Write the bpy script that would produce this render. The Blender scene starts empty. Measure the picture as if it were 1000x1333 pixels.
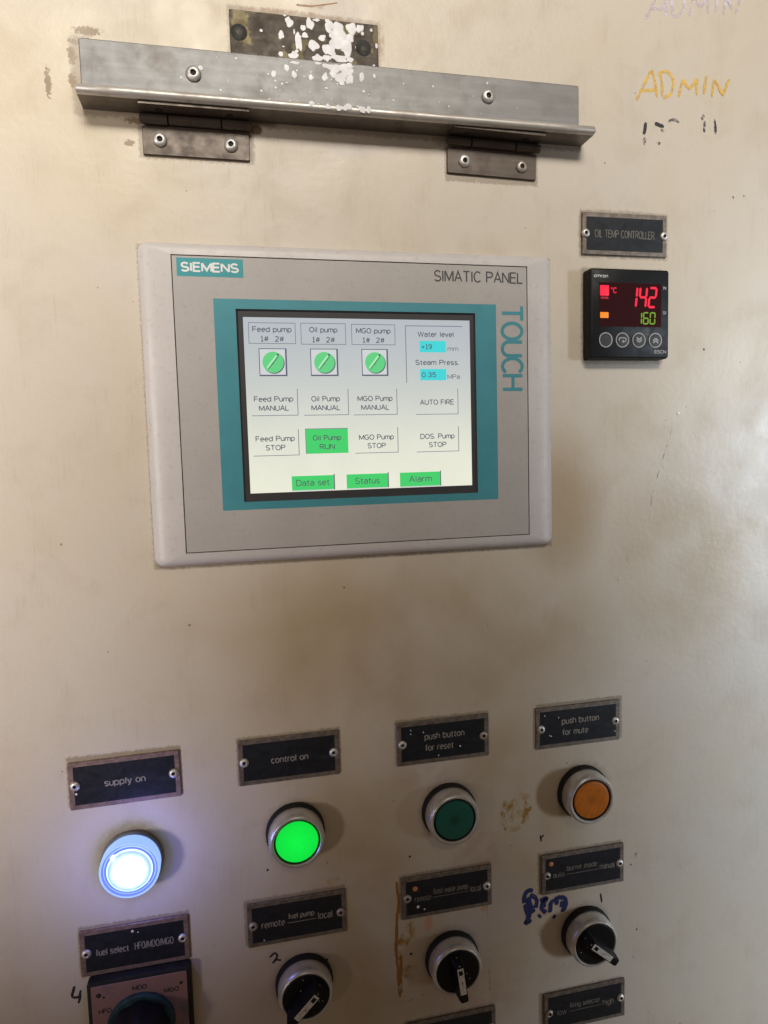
import bpy, bmesh, math, random
from mathutils import Matrix, Vector

random.seed(7)
S = 0.001                                   # builders work in millimetres on the cabinet face
scene = bpy.context.scene

# ------------------------------------------------------------------ camera
R0 = (0.976264903873757, 0.02726134367192322, -0.21485729358241448)
R1 = (-0.04455472563338635, 0.9961073193221033, -0.07605974504733796)
R2 = (0.21194743189784634, 0.08382736745319917, 0.9736792380336391)
CP = (-65.43593923, 25.90480337, -349.95764128)
def cv(v): return Vector((v[0], v[2], -v[1]))
cam_d = bpy.data.cameras.new('camera')
cam = bpy.data.objects.new('camera', cam_d)
scene.collection.objects.link(cam)
ax, ay, az = cv(R0), -cv(R1), -cv(R2)
m = Matrix((ax, ay, az)).transposed().to_4x4()
m.translation = cv(CP) * S
cam.matrix_world = m
cam_d.sensor_fit = 'VERTICAL'
cam_d.sensor_height = 36.0
cam_d.lens = 882.849 / 1333 * 36.0
cam_d.clip_start = 0.01
cam_d.clip_end = 50
scene.camera = cam

# ------------------------------------------------------------------ world and lights
world = bpy.data.worlds.new('World')
scene.world = world
world.use_nodes = True
bg = world.node_tree.nodes['Background']
bg.inputs[0].default_value = (1.0, 0.70, 0.46, 1)
bg.inputs[1].default_value = 0.10

def area(name, loc, target, size, power, col, sy=None, spread=180):
    d = bpy.data.lights.new(name, 'AREA')
    d.energy = power; d.color = col; d.size = size; d.spread = math.radians(spread)
    if sy: d.shape = 'RECTANGLE'; d.size_y = sy
    o = bpy.data.objects.new(name, d)
    scene.collection.objects.link(o)
    o.location = loc
    o.rotation_euler = (Vector(target) - Vector(loc)).to_track_quat('-Z', 'Y').to_euler()
    return o
area('ceiling_light', (0.02, -1.15, 0.85), (0.03, 0, 0.295), 1.05, 1.85, (1.0, 0.945, 0.845), sy=0.30, spread=34.5)
area('left_light', (-0.90, -0.65, -0.01), (-0.30, 0, -0.03), 0.30, 0.43, (1.0, 0.93, 0.88), sy=0.42, spread=18)
area('window_light', (0.95, -0.50, -0.20), (0.405, 0, -0.18), 0.32, 0.68, (0.76, 0.88, 1.0), sy=0.62, spread=18)

scene.view_settings.view_transform = 'Standard'
scene.view_settings.look = 'None'
scene.view_settings.exposure = 0.0
scene.view_settings.gamma = 1.0
scene.view_settings.use_curve_mapping = False
scene.render.engine = 'CYCLES'
scene.cycles.use_denoising = True
scene.cycles.max_bounces = 8

# ------------------------------------------------------------------ node helpers
def new_mat(name):
    mt = bpy.data.materials.new(name)
    mt.use_nodes = True
    nt = mt.node_tree
    return mt, nt, nt.nodes['Principled BSDF']

def node(nt, typ, ins=None, **props):
    n = nt.nodes.new(typ)
    for k, v in props.items(): setattr(n, k, v)
    for k, v in (ins or {}).items():
        s = n.inputs[k]
        if hasattr(v, 'is_output'): nt.links.new(v, s)
        else: s.default_value = v
    return n

def mth(nt, op, a, b=None, c=None, clamp=False):
    ins = {0: a}
    if b is not None: ins[1] = b
    if c is not None: ins[2] = c
    return node(nt, 'ShaderNodeMath', ins, operation=op, use_clamp=clamp).outputs[0]

def noise(nt, vec, scale, detail=4, rough=0.55, dist=0.0):
    return node(nt, 'ShaderNodeTexNoise', {'Vector': vec, 'Scale': scale, 'Detail': detail, 'Roughness': rough, 'Distortion': dist}).outputs[0]

def ramp(nt, fac, a, b):                    # smooth 0..1 between a and b
    return node(nt, 'ShaderNodeMapRange', {0: fac, 1: a, 2: b, 3: 0.0, 4: 1.0}, interpolation_type='SMOOTHSTEP').outputs[0]

def mix(nt, fac, a, b):
    n = node(nt, 'ShaderNodeMix', data_type='RGBA')
    for s, v in ((n.inputs[0], fac), (n.inputs[6], a), (n.inputs[7], b)):
        if hasattr(v, 'is_output'): nt.links.new(v, s)
        else: s.default_value = v if isinstance(v, (int, float)) else (*v, 1)[:4]
    return n.outputs[2]

def coords(nt):                             # object coordinates in millimetres
    t = node(nt, 'ShaderNodeTexCoord')
    return node(nt, 'ShaderNodeVectorMath', {0: t.outputs['Object'], 1: (1000, 1000, 1000)}, operation='MULTIPLY').outputs[0]

def simple(name, col, rough=0.5, metal=0.0, spec=0.5, var=0.0, vscale=0.15, coat=0.0, bump=0.0, bscale=2.0, dust=None):
    mt, nt, b = new_mat(name)
    v = coords(nt)
    c = col
    if var:
        f = noise(nt, v, vscale, 5, 0.6)
        lo = tuple(x * (1 - var) for x in col); hi = tuple(min(1, x * (1 + var)) for x in col)
        c = mix(nt, ramp(nt, f, 0.3, 0.7), lo, hi)
    if dust:
        f2 = ramp(nt, noise(nt, v, 0.35, 6, 0.7), 0.52, 0.75)
        c = mix(nt, mth(nt, 'MULTIPLY', f2, dust[1]), c, dust[0])
    if isinstance(c, tuple): b.inputs['Base Color'].default_value = (*c, 1)
    else: nt.links.new(c, b.inputs['Base Color'])
    rf = noise(nt, v, 0.25, 5, 0.6)
    nt.links.new(node(nt, 'ShaderNodeMapRange', {0: rf, 1: 0.25, 2: 0.75, 3: max(0.02, rough * 0.8), 4: min(1, rough * 1.25)}).outputs[0], b.inputs['Roughness'])
    b.inputs['Metallic'].default_value = metal
    b.inputs['Specular IOR Level'].default_value = spec
    b.inputs['Coat Weight'].default_value = coat
    if bump:
        bn = node(nt, 'ShaderNodeBump', {'Strength': bump, 'Distance': 0.0003, 'Height': noise(nt, v, bscale, 3)})
        nt.links.new(bn.outputs[0], b.inputs['Normal'])
    return mt

def emit(name, col, strength=1.0, base=(0.02, 0.02, 0.02), rough=0.25):
    mt, nt, b = new_mat(name)
    b.inputs['Base Color'].default_value = (*base, 1)
    b.inputs['Roughness'].default_value = rough
    b.inputs['Emission Color'].default_value = (*col, 1)
    b.inputs['Emission Strength'].default_value = strength
    return mt

# ------------------------------------------------------------------ single-stroke alphabet (capital height 1)
def AR(cx, cy, rx, ry, a0, a1):
    n = max(4, int(abs(a1 - a0) / 18))
    return [(cx + rx * math.cos(math.radians(a0 + (a1 - a0) * k / n)), cy + ry * math.sin(math.radians(a0 + (a1 - a0) * k / n))) for k in range(n + 1)]
O_ = AR(.26, .36, .26, .36, 0, 360)
P_ = [(0, 0), (0, 1), (.33, 1)] + AR(.33, .74, .27, .26, 90, -90) + [(0, .48)]
GLYPH = {
 'A': (.7, [[(0, 0), (.35, 1), (.7, 0)], [(.12, .33), (.58, .33)]]), 'C': (.66, [AR(.36, .5, .36, .5, 42, 318)]), 'D': (.66, [[(0, 0), (0, 1), (.3, 1)] + AR(.3, .5, .36, .5, 90, -90) + [(0, 0)]]),
 'E': (.55, [[(.55, 1), (0, 1), (0, 0), (.55, 0)], [(0, .52), (.5, .52)]]), 'F': (.54, [[(.54, 1), (0, 1), (0, 0)], [(0, .52), (.48, .52)]]), 'G': (.7, [AR(.36, .5, .36, .5, 42, 320) + [(.68, .46), (.40, .46)]]),
 'H': (.62, [[(0, 0), (0, 1)], [(.62, 0), (.62, 1)], [(0, .52), (.62, .52)]]), 'I': (.1, [[(.05, 0), (.05, 1)]]), 'L': (.5, [[(0, 1), (0, 0), (.5, 0)]]), 'M': (.78, [[(0, 0), (0, 1)], [(0.02, .98), (.39, .12), (.76, .98)], [(.78, 1), (.78, 0)]]),
 'N': (.64, [[(0, 0), (0, 1)], [(.02, .98), (.62, .02)], [(.64, 0), (.64, 1)]]), 'O': (.72, [AR(.36, .5, .36, .5, 0, 360)]), 'P': (.6, [P_]), 'R': (.62, [P_, [(.3, .48), (.62, 0)]]), 'S': (.6, [AR(.3, .74, .27, .26, 25, 270) + AR(.3, .24, .3, .24, 90, -155)]),
 'T': (.64, [[(0, 1), (.64, 1)], [(.32, 1), (.32, 0)]]), 'U': (.62, [[(0, 1), (0, .31)] + AR(.31, .31, .31, .31, 180, 360) + [(.62, 1)]]), 'V': (.64, [[(0, 1), (.32, 0), (.64, 1)]]), 'W': (.95, [[(0, 1), (.24, 0), (.475, 1), (.71, 0), (.95, 1)]]),
 'a': (.48, [[(.04, .56)] + AR(.25, .5, .22, .22, 140, 0) + [(.47, 0)], [(.47, .42), (.22, .42)] + AR(.22, .21, .22, .21, 90, 270) + [(.34, .02), (.47, .14)]]), 'b': (.52, [[(0, 1), (0, 0)], O_]), 'c': (.46, [AR(.26, .36, .25, .36, 48, 312)]), 'd': (.52, [O_, [(.52, 1), (.52, 0)]]),
 'e': (.5, [[(.02, .38), (.51, .38)] + AR(.26, .36, .25, .36, 8, 310)]), 'f': (.32, [[(.13, 0), (.13, .8)] + AR(.29, .8, .16, .2, 180, 80), [(0, .7), (.32, .7)]]), 'g': (.52, [O_, [(.52, .72), (.52, -.08)] + AR(.27, -.08, .25, .2, 0, -150)]),
 'h': (.46, [[(0, 1), (0, 0)], [(0, .42)] + AR(.23, .46, .23, .26, 180, 0) + [(.46, 0)]]), 'i': (.1, [[(.05, 0), (.05, .72)], [(.05, .88), (.05, 1)]]), 'l': (.1, [[(.05, 0), (.05, 1)]]),
 'm': (.78, [[(0, 0), (0, .72)], [(0, .45)] + AR(.195, .5, .195, .22, 180, 0) + [(.39, 0)], [(.39, .45)] + AR(.585, .5, .195, .22, 180, 0) + [(.78, 0)]]), 'n': (.46, [[(0, 0), (0, .72)], [(0, .42)] + AR(.23, .46, .23, .26, 180, 0) + [(.46, 0)]]),
 'o': (.52, [O_]), 'p': (.52, [[(0, .72), (0, -.28)], O_]), 'r': (.28, [[(0, 0), (0, .72)], [(0, .42)] + AR(.22, .45, .22, .27, 180, 72)]), 's': (.44, [AR(.22, .53, .19, .19, 25, 270) + AR(.22, .17, .22, .17, 90, -155)]),
 't': (.32, [[(.13, .92), (.13, .18)] + AR(.28, .16, .15, .16, 180, 280), [(0, .7), (.32, .7)]]), 'u': (.46, [[(0, .72), (0, .26)] + AR(.23, .26, .23, .26, 180, 360), [(.46, .72), (.46, 0)]]), 'v': (.44, [[(0, .72), (.22, 0), (.44, .72)]]),
 'w': (.7, [[(0, .72), (.17, 0), (.35, .72), (.53, 0), (.7, .72)]]), 'y': (.46, [[(0, .72), (.23, 0)], [(.46, .72), (.2, -.2), (.04, -.27)]]),
 '0': (.5, [AR(.25, .5, .25, .5, 0, 360)]), '1': (.36, [[(.06, .82), (.2, 1), (.2, 0)], [(.02, 0), (.38, 0)]]), '2': (.5, [AR(.25, .74, .24, .26, 165, -25) + [(0, 0), (.5, 0)]]), '3': (.5, [AR(.24, .75, .23, .25, 150, -90) + AR(.24, .25, .26, .25, 90, -150)]),
 '5': (.5, [[(.46, 1), (.08, 1), (.04, .55)] + AR(.24, .33, .26, .33, 120, -150)]), '9': (.5, [AR(.25, .7, .25, .3, 0, 360), [(.5, .68)] + AR(.25, .5, .25, .5, 0, -130)]), '#': (.62, [[(.12, 0), (.24, 1)], [(.38, 0), (.5, 1)], [(0, .33), (.58, .33)], [(.05, .67), (.62, .67)]]),
 '+': (.56, [[(0, .42), (.56, .42)], [(.28, .08), (.28, .76)]]), '/': (.32, [[(0, -.05), (.32, 1.02)]]), '.': (.1, [[(.05, 0), (.05, .11)]])}

# ------------------------------------------------------------------ mesh builder (x right, z up, h out of the wall; mm)
class MB:
    def __init__(self): self.v = []; self.f = []; self.mi = []; self.mats = []
    def slot(self, mat):
        if mat not in self.mats: self.mats.append(mat)
        return self.mats.index(mat)
    def add(self, verts, faces, mat):
        o = len(self.v); s = self.slot(mat)
        self.v += [tuple(p) for p in verts]
        for f in faces: self.f.append(tuple(i + o for i in f)); self.mi.append(s)
    def loft(self, loops, mat, cap=True, capmat=None, capfirst=False):
        n = len(loops[0]); vs = [p for l in loops for p in l]; fs = []
        for k in range(len(loops) - 1):
            for i in range(n):
                j = (i + 1) % n
                fs.append((k * n + i, k * n + j, (k + 1) * n + j, (k + 1) * n + i))
        if cap and not capmat: fs.append(tuple((len(loops) - 1) * n + i for i in range(n)))
        if capfirst: fs.append(tuple(reversed(range(n))))
        self.add(vs, fs, mat)
        if cap and capmat: self.add(loops[-1], [tuple(range(n))], capmat)
    def rrect(self, cx, cz, w, hh, prof, r, mat, cap=True, capmat=None, seg=5, rot=0.0, mats=None):
        loops = []
        for pr in prof:
            ins, iz, h = pr if len(pr) == 3 else (pr[0], pr[0], pr[1])
            a, b = w / 2 - ins, hh / 2 - iz; ins = max(ins, iz) if len(pr) == 2 else min(ins, iz); rr = max(0.02, min(r - ins if r > ins else 0.02, a, b)); L = []
            for k, (sx, sz) in enumerate(((1, -1), (1, 1), (-1, 1), (-1, -1))):
                for q in range(seg + 1):
                    t = math.radians(-90 + 90 * k + 90 * q / seg)
                    x, z = sx * (a - rr) + rr * math.cos(t), sz * (b - rr) + rr * math.sin(t)
                    if rot: x, z = x * math.cos(rot) - z * math.sin(rot), x * math.sin(rot) + z * math.cos(rot)
                    L.append((cx + x, h, cz + z))
            loops.append(L)
        self.loft(loops, mat, cap, capmat)
    def lathe(self, cx, cz, prof, mat, seg=40, cap=True, capmat=None):
        loops = [[(cx + r * math.cos(2 * math.pi * i / seg), h, cz + r * math.sin(2 * math.pi * i / seg)) for i in range(seg)] for r, h in prof]
        self.loft(loops, mat, cap, capmat)
    def rect(self, x0, x1, z0, z1, h, mat):
        self.add([(x0, h, z0), (x1, h, z0), (x1, h, z1), (x0, h, z1)], [(0, 1, 2, 3)], mat)
    def poly(self, pts, h, mat):
        self.add([(x, h, z) for x, z in pts], [tuple(range(len(pts)))], mat)
    def frame(self, o, i, ho, hi, mat):     # rectangular ring; o and i are (x0,x1,z0,z1)
        P = [(o[0], ho, o[2]), (o[1], ho, o[2]), (o[1], ho, o[3]), (o[0], ho, o[3]), (i[0], hi, i[2]), (i[1], hi, i[2]), (i[1], hi, i[3]), (i[0], hi, i[3])]
        self.add(P, [(k, (k + 1) % 4, 4 + (k + 1) % 4, 4 + k) for k in range(4)], mat)
    def outline(self, x0, x1, z0, z1, t, h, mat):
        self.frame((x0, x1, z0, z1), (x0 + t, x1 - t, z0 + t, z1 - t), h, h, mat)
    def stroke(self, pts, w, h, mat, jit=0.15, taper=False, steps=8):
        P = []
        q = [pts[0]] + list(pts) + [pts[-1]]
        for k in range(1, len(q) - 2):
            for s in range(steps):
                t = s / steps; a, b, c, d = q[k - 1], q[k], q[k + 1], q[k + 2]
                P.append(tuple(0.5 * (2 * b[i] + (c[i] - a[i]) * t + (2 * a[i] - 5 * b[i] + 4 * c[i] - d[i]) * t * t + (3 * b[i] - a[i] - 3 * c[i] + d[i]) * t ** 3) for i in (0, 1)))
        P.append(tuple(pts[-1]))
        V = []; F = []; ph = [random.uniform(0, 6.28) for _ in (0, 1)]
        for i, p in enumerate(P):
            a, b = P[max(0, i - 1)], P[min(len(P) - 1, i + 1)]
            dx, dz = b[0] - a[0], b[1] - a[1]; l = math.hypot(dx, dz) or 1
            e = min(1, 0.55 + 0.45 * min(i, len(P) - 1 - i) / 1.5)
            if taper: e *= 1 - 0.6 * i / len(P)
            k1, k2 = [w / 2 * e * (1 + jit * (math.sin(i * .55 + c) + .5 * math.sin(i * 1.3 + 2 * c))) for c in ph]
            V += [(p[0] - dz / l * k1, h, p[1] + dx / l * k1), (p[0] + dz / l * k2, h, p[1] - dx / l * k2)]
            if i: F.append((2 * i - 2, 2 * i - 1, 2 * i + 1, 2 * i))
        self.add(V, F, mat)
    def ribbon(self, P, w, h, mat):          # constant-width line with mitred corners
        P = [p for k, p in enumerate(P) if k == 0 or math.hypot(p[0] - P[k - 1][0], p[1] - P[k - 1][1]) > 1e-4]
        if len(P) < 2: return
        closed = len(P) > 3 and math.hypot(P[0][0] - P[-1][0], P[0][1] - P[-1][1]) < 1e-3
        V = []; n = len(P)
        for i, p in enumerate(P):
            a = P[i - 1] if i else (P[-2] if closed else None); b = P[i + 1] if i < n - 1 else (P[1] if closed else None)
            d = []
            for u, v in ((a, p), (p, b)):
                if u and v: l = math.hypot(v[0] - u[0], v[1] - u[1]); d.append(((v[0] - u[0]) / l, (v[1] - u[1]) / l))
            if len(d) == 1: nx, nz, k = -d[0][1], d[0][0], 1
            else:
                nx, nz = -(d[0][1] + d[1][1]), d[0][0] + d[1][0]; l = math.hypot(nx, nz) or 1e-6; nx /= l; nz /= l
                k = min(2.6, 1 / max(.2, nx * -d[0][1] + nz * d[0][0]))
            V += [(p[0] + nx * k * w / 2, h, p[1] + nz * k * w / 2), (p[0] - nx * k * w / 2, h, p[1] - nz * k * w / 2)]
        self.add(V, [(2 * i, 2 * i + 1, 2 * i + 3, 2 * i + 2) for i in range(n - 1)], mat)
    def text(self, s, x0, x1, z0, height, h, mat, bold=0.0, rot=0, slant=0.0, gap=.17):
        """single-stroke lettering: ink spans x0..x1, baseline z0, capital height `height`, `bold` = stroke width in mm"""
        w = bold if bold > .05 else height * .125
        out = []; x = 0.0
        for ch in s:
            if ch == ' ': x += .44; continue
            gw, st = GLYPH[ch]
            out += [[(x + a, b) for a, b in q] for q in st]; x += gw + gap
        xs = [p[0] for q in out for p in q]; a, b = min(xs), max(xs)
        k = (x1 - x0 - w) / (b - a); kz = height - w
        for n, q in enumerate(out):
            P = []
            for px, pz in q:
                u, v = w / 2 + (px - a) * k, w / 2 + pz * kz
                P.append((x0 + v, z0 - u) if rot else (x0 + u + slant * v, z0 + v))
            self.ribbon(P, w, h + .012 * (n % 5), mat)
    def build(self, name, parent=None, loc=(0, 0), label=None, angle=32, h=0.0):
        me = bpy.data.meshes.new(name)
        me.from_pydata([(x * S, -y * S, z * S) for x, y, z in self.v], [], self.f)
        for mt in self.mats: me.materials.append(mt)
        me.polygons.foreach_set('material_index', self.mi)
        bm = bmesh.new(); bm.from_mesh(me)
        bmesh.ops.remove_doubles(bm, verts=bm.verts, dist=1e-7)
        bmesh.ops.recalc_face_normals(bm, faces=bm.faces)
        bm.to_mesh(me); bm.free()
        me.polygons.foreach_set('use_smooth', [True] * len(me.polygons))
        me.set_sharp_from_angle(angle=math.radians(angle))
        me.update()
        o = bpy.data.objects.new(name, me); scene.collection.objects.link(o)
        o.location = (loc[0] * S, -h * S, loc[1] * S)
        if parent: o.parent = parent
        if label: o['label'] = label
        return o

def thing(name, label, cat, x, z, group=None, rot=0.0):
    o = bpy.data.objects.new(name, None); scene.collection.objects.link(o)
    o.empty_display_size = 0.01
    o.location = (x * S, 0, z * S); o.rotation_euler = (0, rot, 0)
    o['label'] = label; o['category'] = cat
    if group: o['group'] = group
    return o

# ------------------------------------------------------------------ materials
M = {}
M['steel_dark'] = simple('old_plate_border', (0.20, 0.17, 0.145), 0.5, 0.6, var=0.3, vscale=0.4, dust=((0.16, 0.09, 0.05), 0.6))
M['steel_pink'] = simple('reddish_plate_border', (0.27, 0.19, 0.17), 0.5, 0.55, var=0.25, vscale=0.4, dust=((0.17, 0.09, 0.06), 0.5))
M['plate_black'] = simple('plate_black', (0.010, 0.012, 0.017), 0.45, spec=0.35, var=0.3, vscale=0.3, dust=((0.05, 0.045, 0.04), 0.35))
M['letter'] = simple('engraved_lettering', (0.26, 0.238, 0.21), 0.6, 0.2, var=0.25, vscale=0.9)
M['letter_dim'] = simple('worn_lettering', (0.15, 0.135, 0.115), 0.6, 0.2, var=0.35, vscale=0.9)
M['rivet'] = simple('rivet_aluminium', (0.62, 0.60, 0.58), 0.46, 0.75, var=0.2, vscale=0.8)
M['rivet_worn'] = simple('rivet_dull', (0.42, 0.37, 0.33), 0.5, 0.75, var=0.3, vscale=0.8)
M['hole'] = simple('rivet_hole', (0.012, 0.011, 0.010), 0.7)
M['chrome'] = simple('satin_chrome', (0.70, 0.695, 0.68), 0.36, 0.75, var=0.12, vscale=0.2)
M['rubber'] = simple('black_collar', (0.014, 0.013, 0.012), 0.6, spec=0.3, var=0.3, dust=((0.06, 0.05, 0.04), 0.35))
M['black_gloss'] = simple('black_plastic', (0.007, 0.007, 0.008), 0.45, spec=0.2, var=0.2, dust=((0.03, 0.027, 0.024), 0.2))
M['housing'] = simple('grey_housing', (0.58, 0.545, 0.535), 0.42, spec=0.45, var=0.04, vscale=0.03, bump=0.18, bscale=1.5, dust=((0.34, 0.28, 0.23), 0.40))
M['foil'] = simple('grey_front_foil', (0.45, 0.425, 0.41), 0.45, spec=0.4, var=0.04, vscale=0.03, bump=0.10, bscale=2.5, dust=((0.30, 0.25, 0.20), 0.40))
M['groove'] = simple('groove', (0.05, 0.045, 0.04), 0.8)
M['teal'] = simple('teal_print', (0.065, 0.285, 0.345), 0.42, spec=0.4, var=0.05, vscale=0.05)
M['logo_teal'] = simple('logo_teal', (0.02, 0.30, 0.34), 0.4)
M['white_ink'] = simple('white_ink', (0.78, 0.80, 0.80), 0.5)
M['dark_ink'] = simple('dark_ink', (0.055, 0.055, 0.06), 0.5)
M['bezel'] = simple('display_bezel', (0.035, 0.035, 0.04), 0.5)
M['dial_ink'] = simple('dial_ink', (0.035, 0.03, 0.03), 0.6)
M['dial_skirt'] = simple('dark_green_skirt', (0.018, 0.050, 0.050), 0.6, spec=0.3, var=0.4, vscale=0.2)
M['silver_label'] = simple('silver_insert', (0.66, 0.64, 0.60), 0.5, 0.0, var=0.25, vscale=0.8)
M['grey_ink'] = simple('grey_marking', (0.42, 0.42, 0.42), 0.5)

def metal_mat(name, base, rust, splash_c=None, specks=0.0, rough=0.36, rust_amt=0.5, brown=None, streaky=1.0, metal_amt=0.45, rvar=0.33):
    """worn steel with streaks, rust and (where splash_c is given) white paint splashes round that spot, local mm"""
    mt, nt, b = new_mat(name)
    v = coords(nt)
    st = node(nt, 'ShaderNodeMapping', {'Vector': v, 'Scale': (0.02, 0.3, 0.35)}).outputs[0]
    streak = noise(nt, st, 1.0, 6, 0.65)
    blot = noise(nt, v, 0.06, 6, 0.65)
    c = mix(nt, ramp(nt, streak, 0.3, 0.72), tuple(x * (1 - .28 * streaky) for x in base), tuple(min(1, x * (1 + .22 * streaky)) for x in base))
    fr = mth(nt, 'MULTIPLY', ramp(nt, blot, 0.5, 0.72), rust_amt)
    c = mix(nt, fr, c, rust)
    if brown:
        c = mix(nt, ramp(nt, noise(nt, v, 0.085, 4, 0.5), 0.56, 0.60), c, brown)
    metal = mth(nt, 'MULTIPLY', mth(nt, 'SUBTRACT', 1.0, mth(nt, 'MULTIPLY', fr, 0.8)), metal_amt)
    rg = node(nt, 'ShaderNodeMapRange', {0: noise(nt, v, 0.12, 6, 0.7), 1: 0.25, 2: 0.75, 3: rough * (1 - .75 * rvar), 4: rough * (1 + 1.2 * rvar)}).outputs[0]
    w = None
    if specks:
        vor = node(nt, 'ShaderNodeTexVoronoi', {'Vector': v, 'Scale': 0.11, 'Randomness': 1.0})
        sep = node(nt, 'ShaderNodeSeparateColor', {0: vor.outputs['Color']})
        rad = mth(nt, 'MULTIPLY', mth(nt, 'POWER', sep.outputs[0], 3.0), specks)
        w = ramp(nt, mth(nt, 'SUBTRACT', rad, vor.outputs['Distance']), 0.0, 0.012)
    if splash_c:
        sx = node(nt, 'ShaderNodeSeparateXYZ', {0: v})
        for (cx, cz, rx, rz, thr) in splash_c:
            dx = mth(nt, 'DIVIDE', mth(nt, 'SUBTRACT', sx.outputs[0], cx), rx)
            dz = mth(nt, 'DIVIDE', mth(nt, 'SUBTRACT', sx.outputs[2], cz), rz)
            d = mth(nt, 'SQRT', mth(nt, 'ADD', mth(nt, 'MULTIPLY', dx, dx), mth(nt, 'MULTIPLY', dz, dz)))
            st2 = node(nt, 'ShaderNodeMapping', {'Vector': v, 'Scale': (1.0, 0.0, 0.6)}).outputs[0]
            nz = noise(nt, st2, 0.26, 2.5, 0.5, 0.3)
            s = ramp(nt, mth(nt, 'SUBTRACT', mth(nt, 'ADD', nz, thr), mth(nt, 'MULTIPLY', d, 0.22)), 0.40, 0.425)
            w = s if w is None else mth(nt, 'MAXIMUM', w, s)
    if w is not None:
        c = mix(nt, w, c, (0.70, 0.69, 0.72))
        metal = mth(nt, 'MULTIPLY', metal, mth(nt, 'SUBTRACT', 1.0, w))
        rg = mth(nt, 'MAXIMUM', rg, mth(nt, 'MULTIPLY', w, 0.5))
        bn = node(nt, 'ShaderNodeBump', {'Strength': 0.6, 'Distance': 0.0003, 'Height': w})
        nt.links.new(bn.outputs[0], b.inputs['Normal'])
    nt.links.new(c, b.inputs['Base Color']); nt.links.new(metal, b.inputs['Metallic']); nt.links.new(rg, b.inputs['Roughness'])
    return mt
M['rail'] = metal_mat('galvanised_rail', (0.20, 0.197, 0.195), (0.16, 0.135, 0.12), None, specks=0.14, rough=0.52, rust_amt=0.5, streaky=0.4, metal_amt=0.5, rvar=0.1)
M['rail_lit_edge'] = metal_mat('lit_edge_steel', (0.55, 0.52, 0.49), (0.24, 0.17, 0.12), None, rough=0.42, rust_amt=0.6, streaky=0.8, metal_amt=0.5)  # paler copy of the rail steel: light on the front nose painted in
M['rail_shaded_rust'] = metal_mat('shaded_rusty_steel', (0.16, 0.14, 0.12), (0.085, 0.06, 0.045), None, rough=0.5, rust_amt=0.8, streaky=0.6, metal_amt=0.5)  # darker copy for the underside: shade painted in along with rust brown
M['hinge'] = metal_mat('hinge_steel', (0.105, 0.083, 0.068), (0.055, 0.032, 0.022), None, rough=0.45, rust_amt=0.8, streaky=0.6)
M['mount'] = metal_mat('blackened_plate', (0.055, 0.042, 0.03), (0.035, 0.02, 0.012), None, specks=0.08, rough=0.55, rust_amt=0.8, brown=(0.13, 0.105, 0.05))
M['copper_plate'] = metal_mat('copper_dial_plate', (0.33, 0.19, 0.175), (0.10, 0.11, 0.11), None, rough=0.55, rust_amt=0.75, streaky=0.0)

# ------------------------------------------------------------------ wall (painted cabinet door)
def group_boxdirt():
    g = bpy.data.node_groups.new('edge_dirt', 'ShaderNodeTree')
    I = g.interface
    for n in ('X', 'Z', 'CX', 'CZ', 'HX', 'HZ', 'Reach'): I.new_socket(n, in_out='INPUT', socket_type='NodeSocketFloat')
    I.new_socket('Mask', in_out='OUTPUT', socket_type='NodeSocketFloat')
    gi = g.nodes.new('NodeGroupInput'); go = g.nodes.new('NodeGroupOutput'); o = gi.outputs
    dx = mth(g, 'MAXIMUM', mth(g, 'SUBTRACT', mth(g, 'ABSOLUTE', mth(g, 'SUBTRACT', o['X'], o['CX'])), o['HX']), 0.0)
    dz = mth(g, 'MAXIMUM', mth(g, 'SUBTRACT', mth(g, 'ABSOLUTE', mth(g, 'SUBTRACT', o['Z'], o['CZ'])), o['HZ']), 0.0)
    d = mth(g, 'SQRT', mth(g, 'ADD', mth(g, 'MULTIPLY', dx, dx), mth(g, 'MULTIPLY', dz, dz)))
    r = mth(g, 'SUBTRACT', 1.0, mth(g, 'DIVIDE', d, o['Reach']), clamp=True)
    g.links.new(r, go.inputs[0])
    return g
def group_blob():
    g = bpy.data.node_groups.new('stain_spot', 'ShaderNodeTree')
    I = g.interface
    for n in ('X', 'Z', 'CX', 'CZ', 'RX', 'RZ'): I.new_socket(n, in_out='INPUT', socket_type='NodeSocketFloat')
    I.new_socket('Mask', in_out='OUTPUT', socket_type='NodeSocketFloat')
    gi = g.nodes.new('NodeGroupInput'); go = g.nodes.new('NodeGroupOutput'); o = gi.outputs
    dx = mth(g, 'DIVIDE', mth(g, 'SUBTRACT', o['X'], o['CX']), o['RX'])
    dz = mth(g, 'DIVIDE', mth(g, 'SUBTRACT', o['Z'], o['CZ']), o['RZ'])
    d = mth(g, 'SQRT', mth(g, 'ADD', mth(g, 'MULTIPLY', dx, dx), mth(g, 'MULTIPLY', dz, dz)))
    g.links.new(mth(g, 'SUBTRACT', 1.0, d, clamp=True), go.inputs[0])
    return g
G_BOX, G_BLOB = group_boxdirt(), group_blob()

COLX = (-126.0, -44.0, 40.6, 123.6)
PLATE_Z = (-184.2, -273.0, -359.0)
PW, PH = 53.0, 24.3

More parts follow.
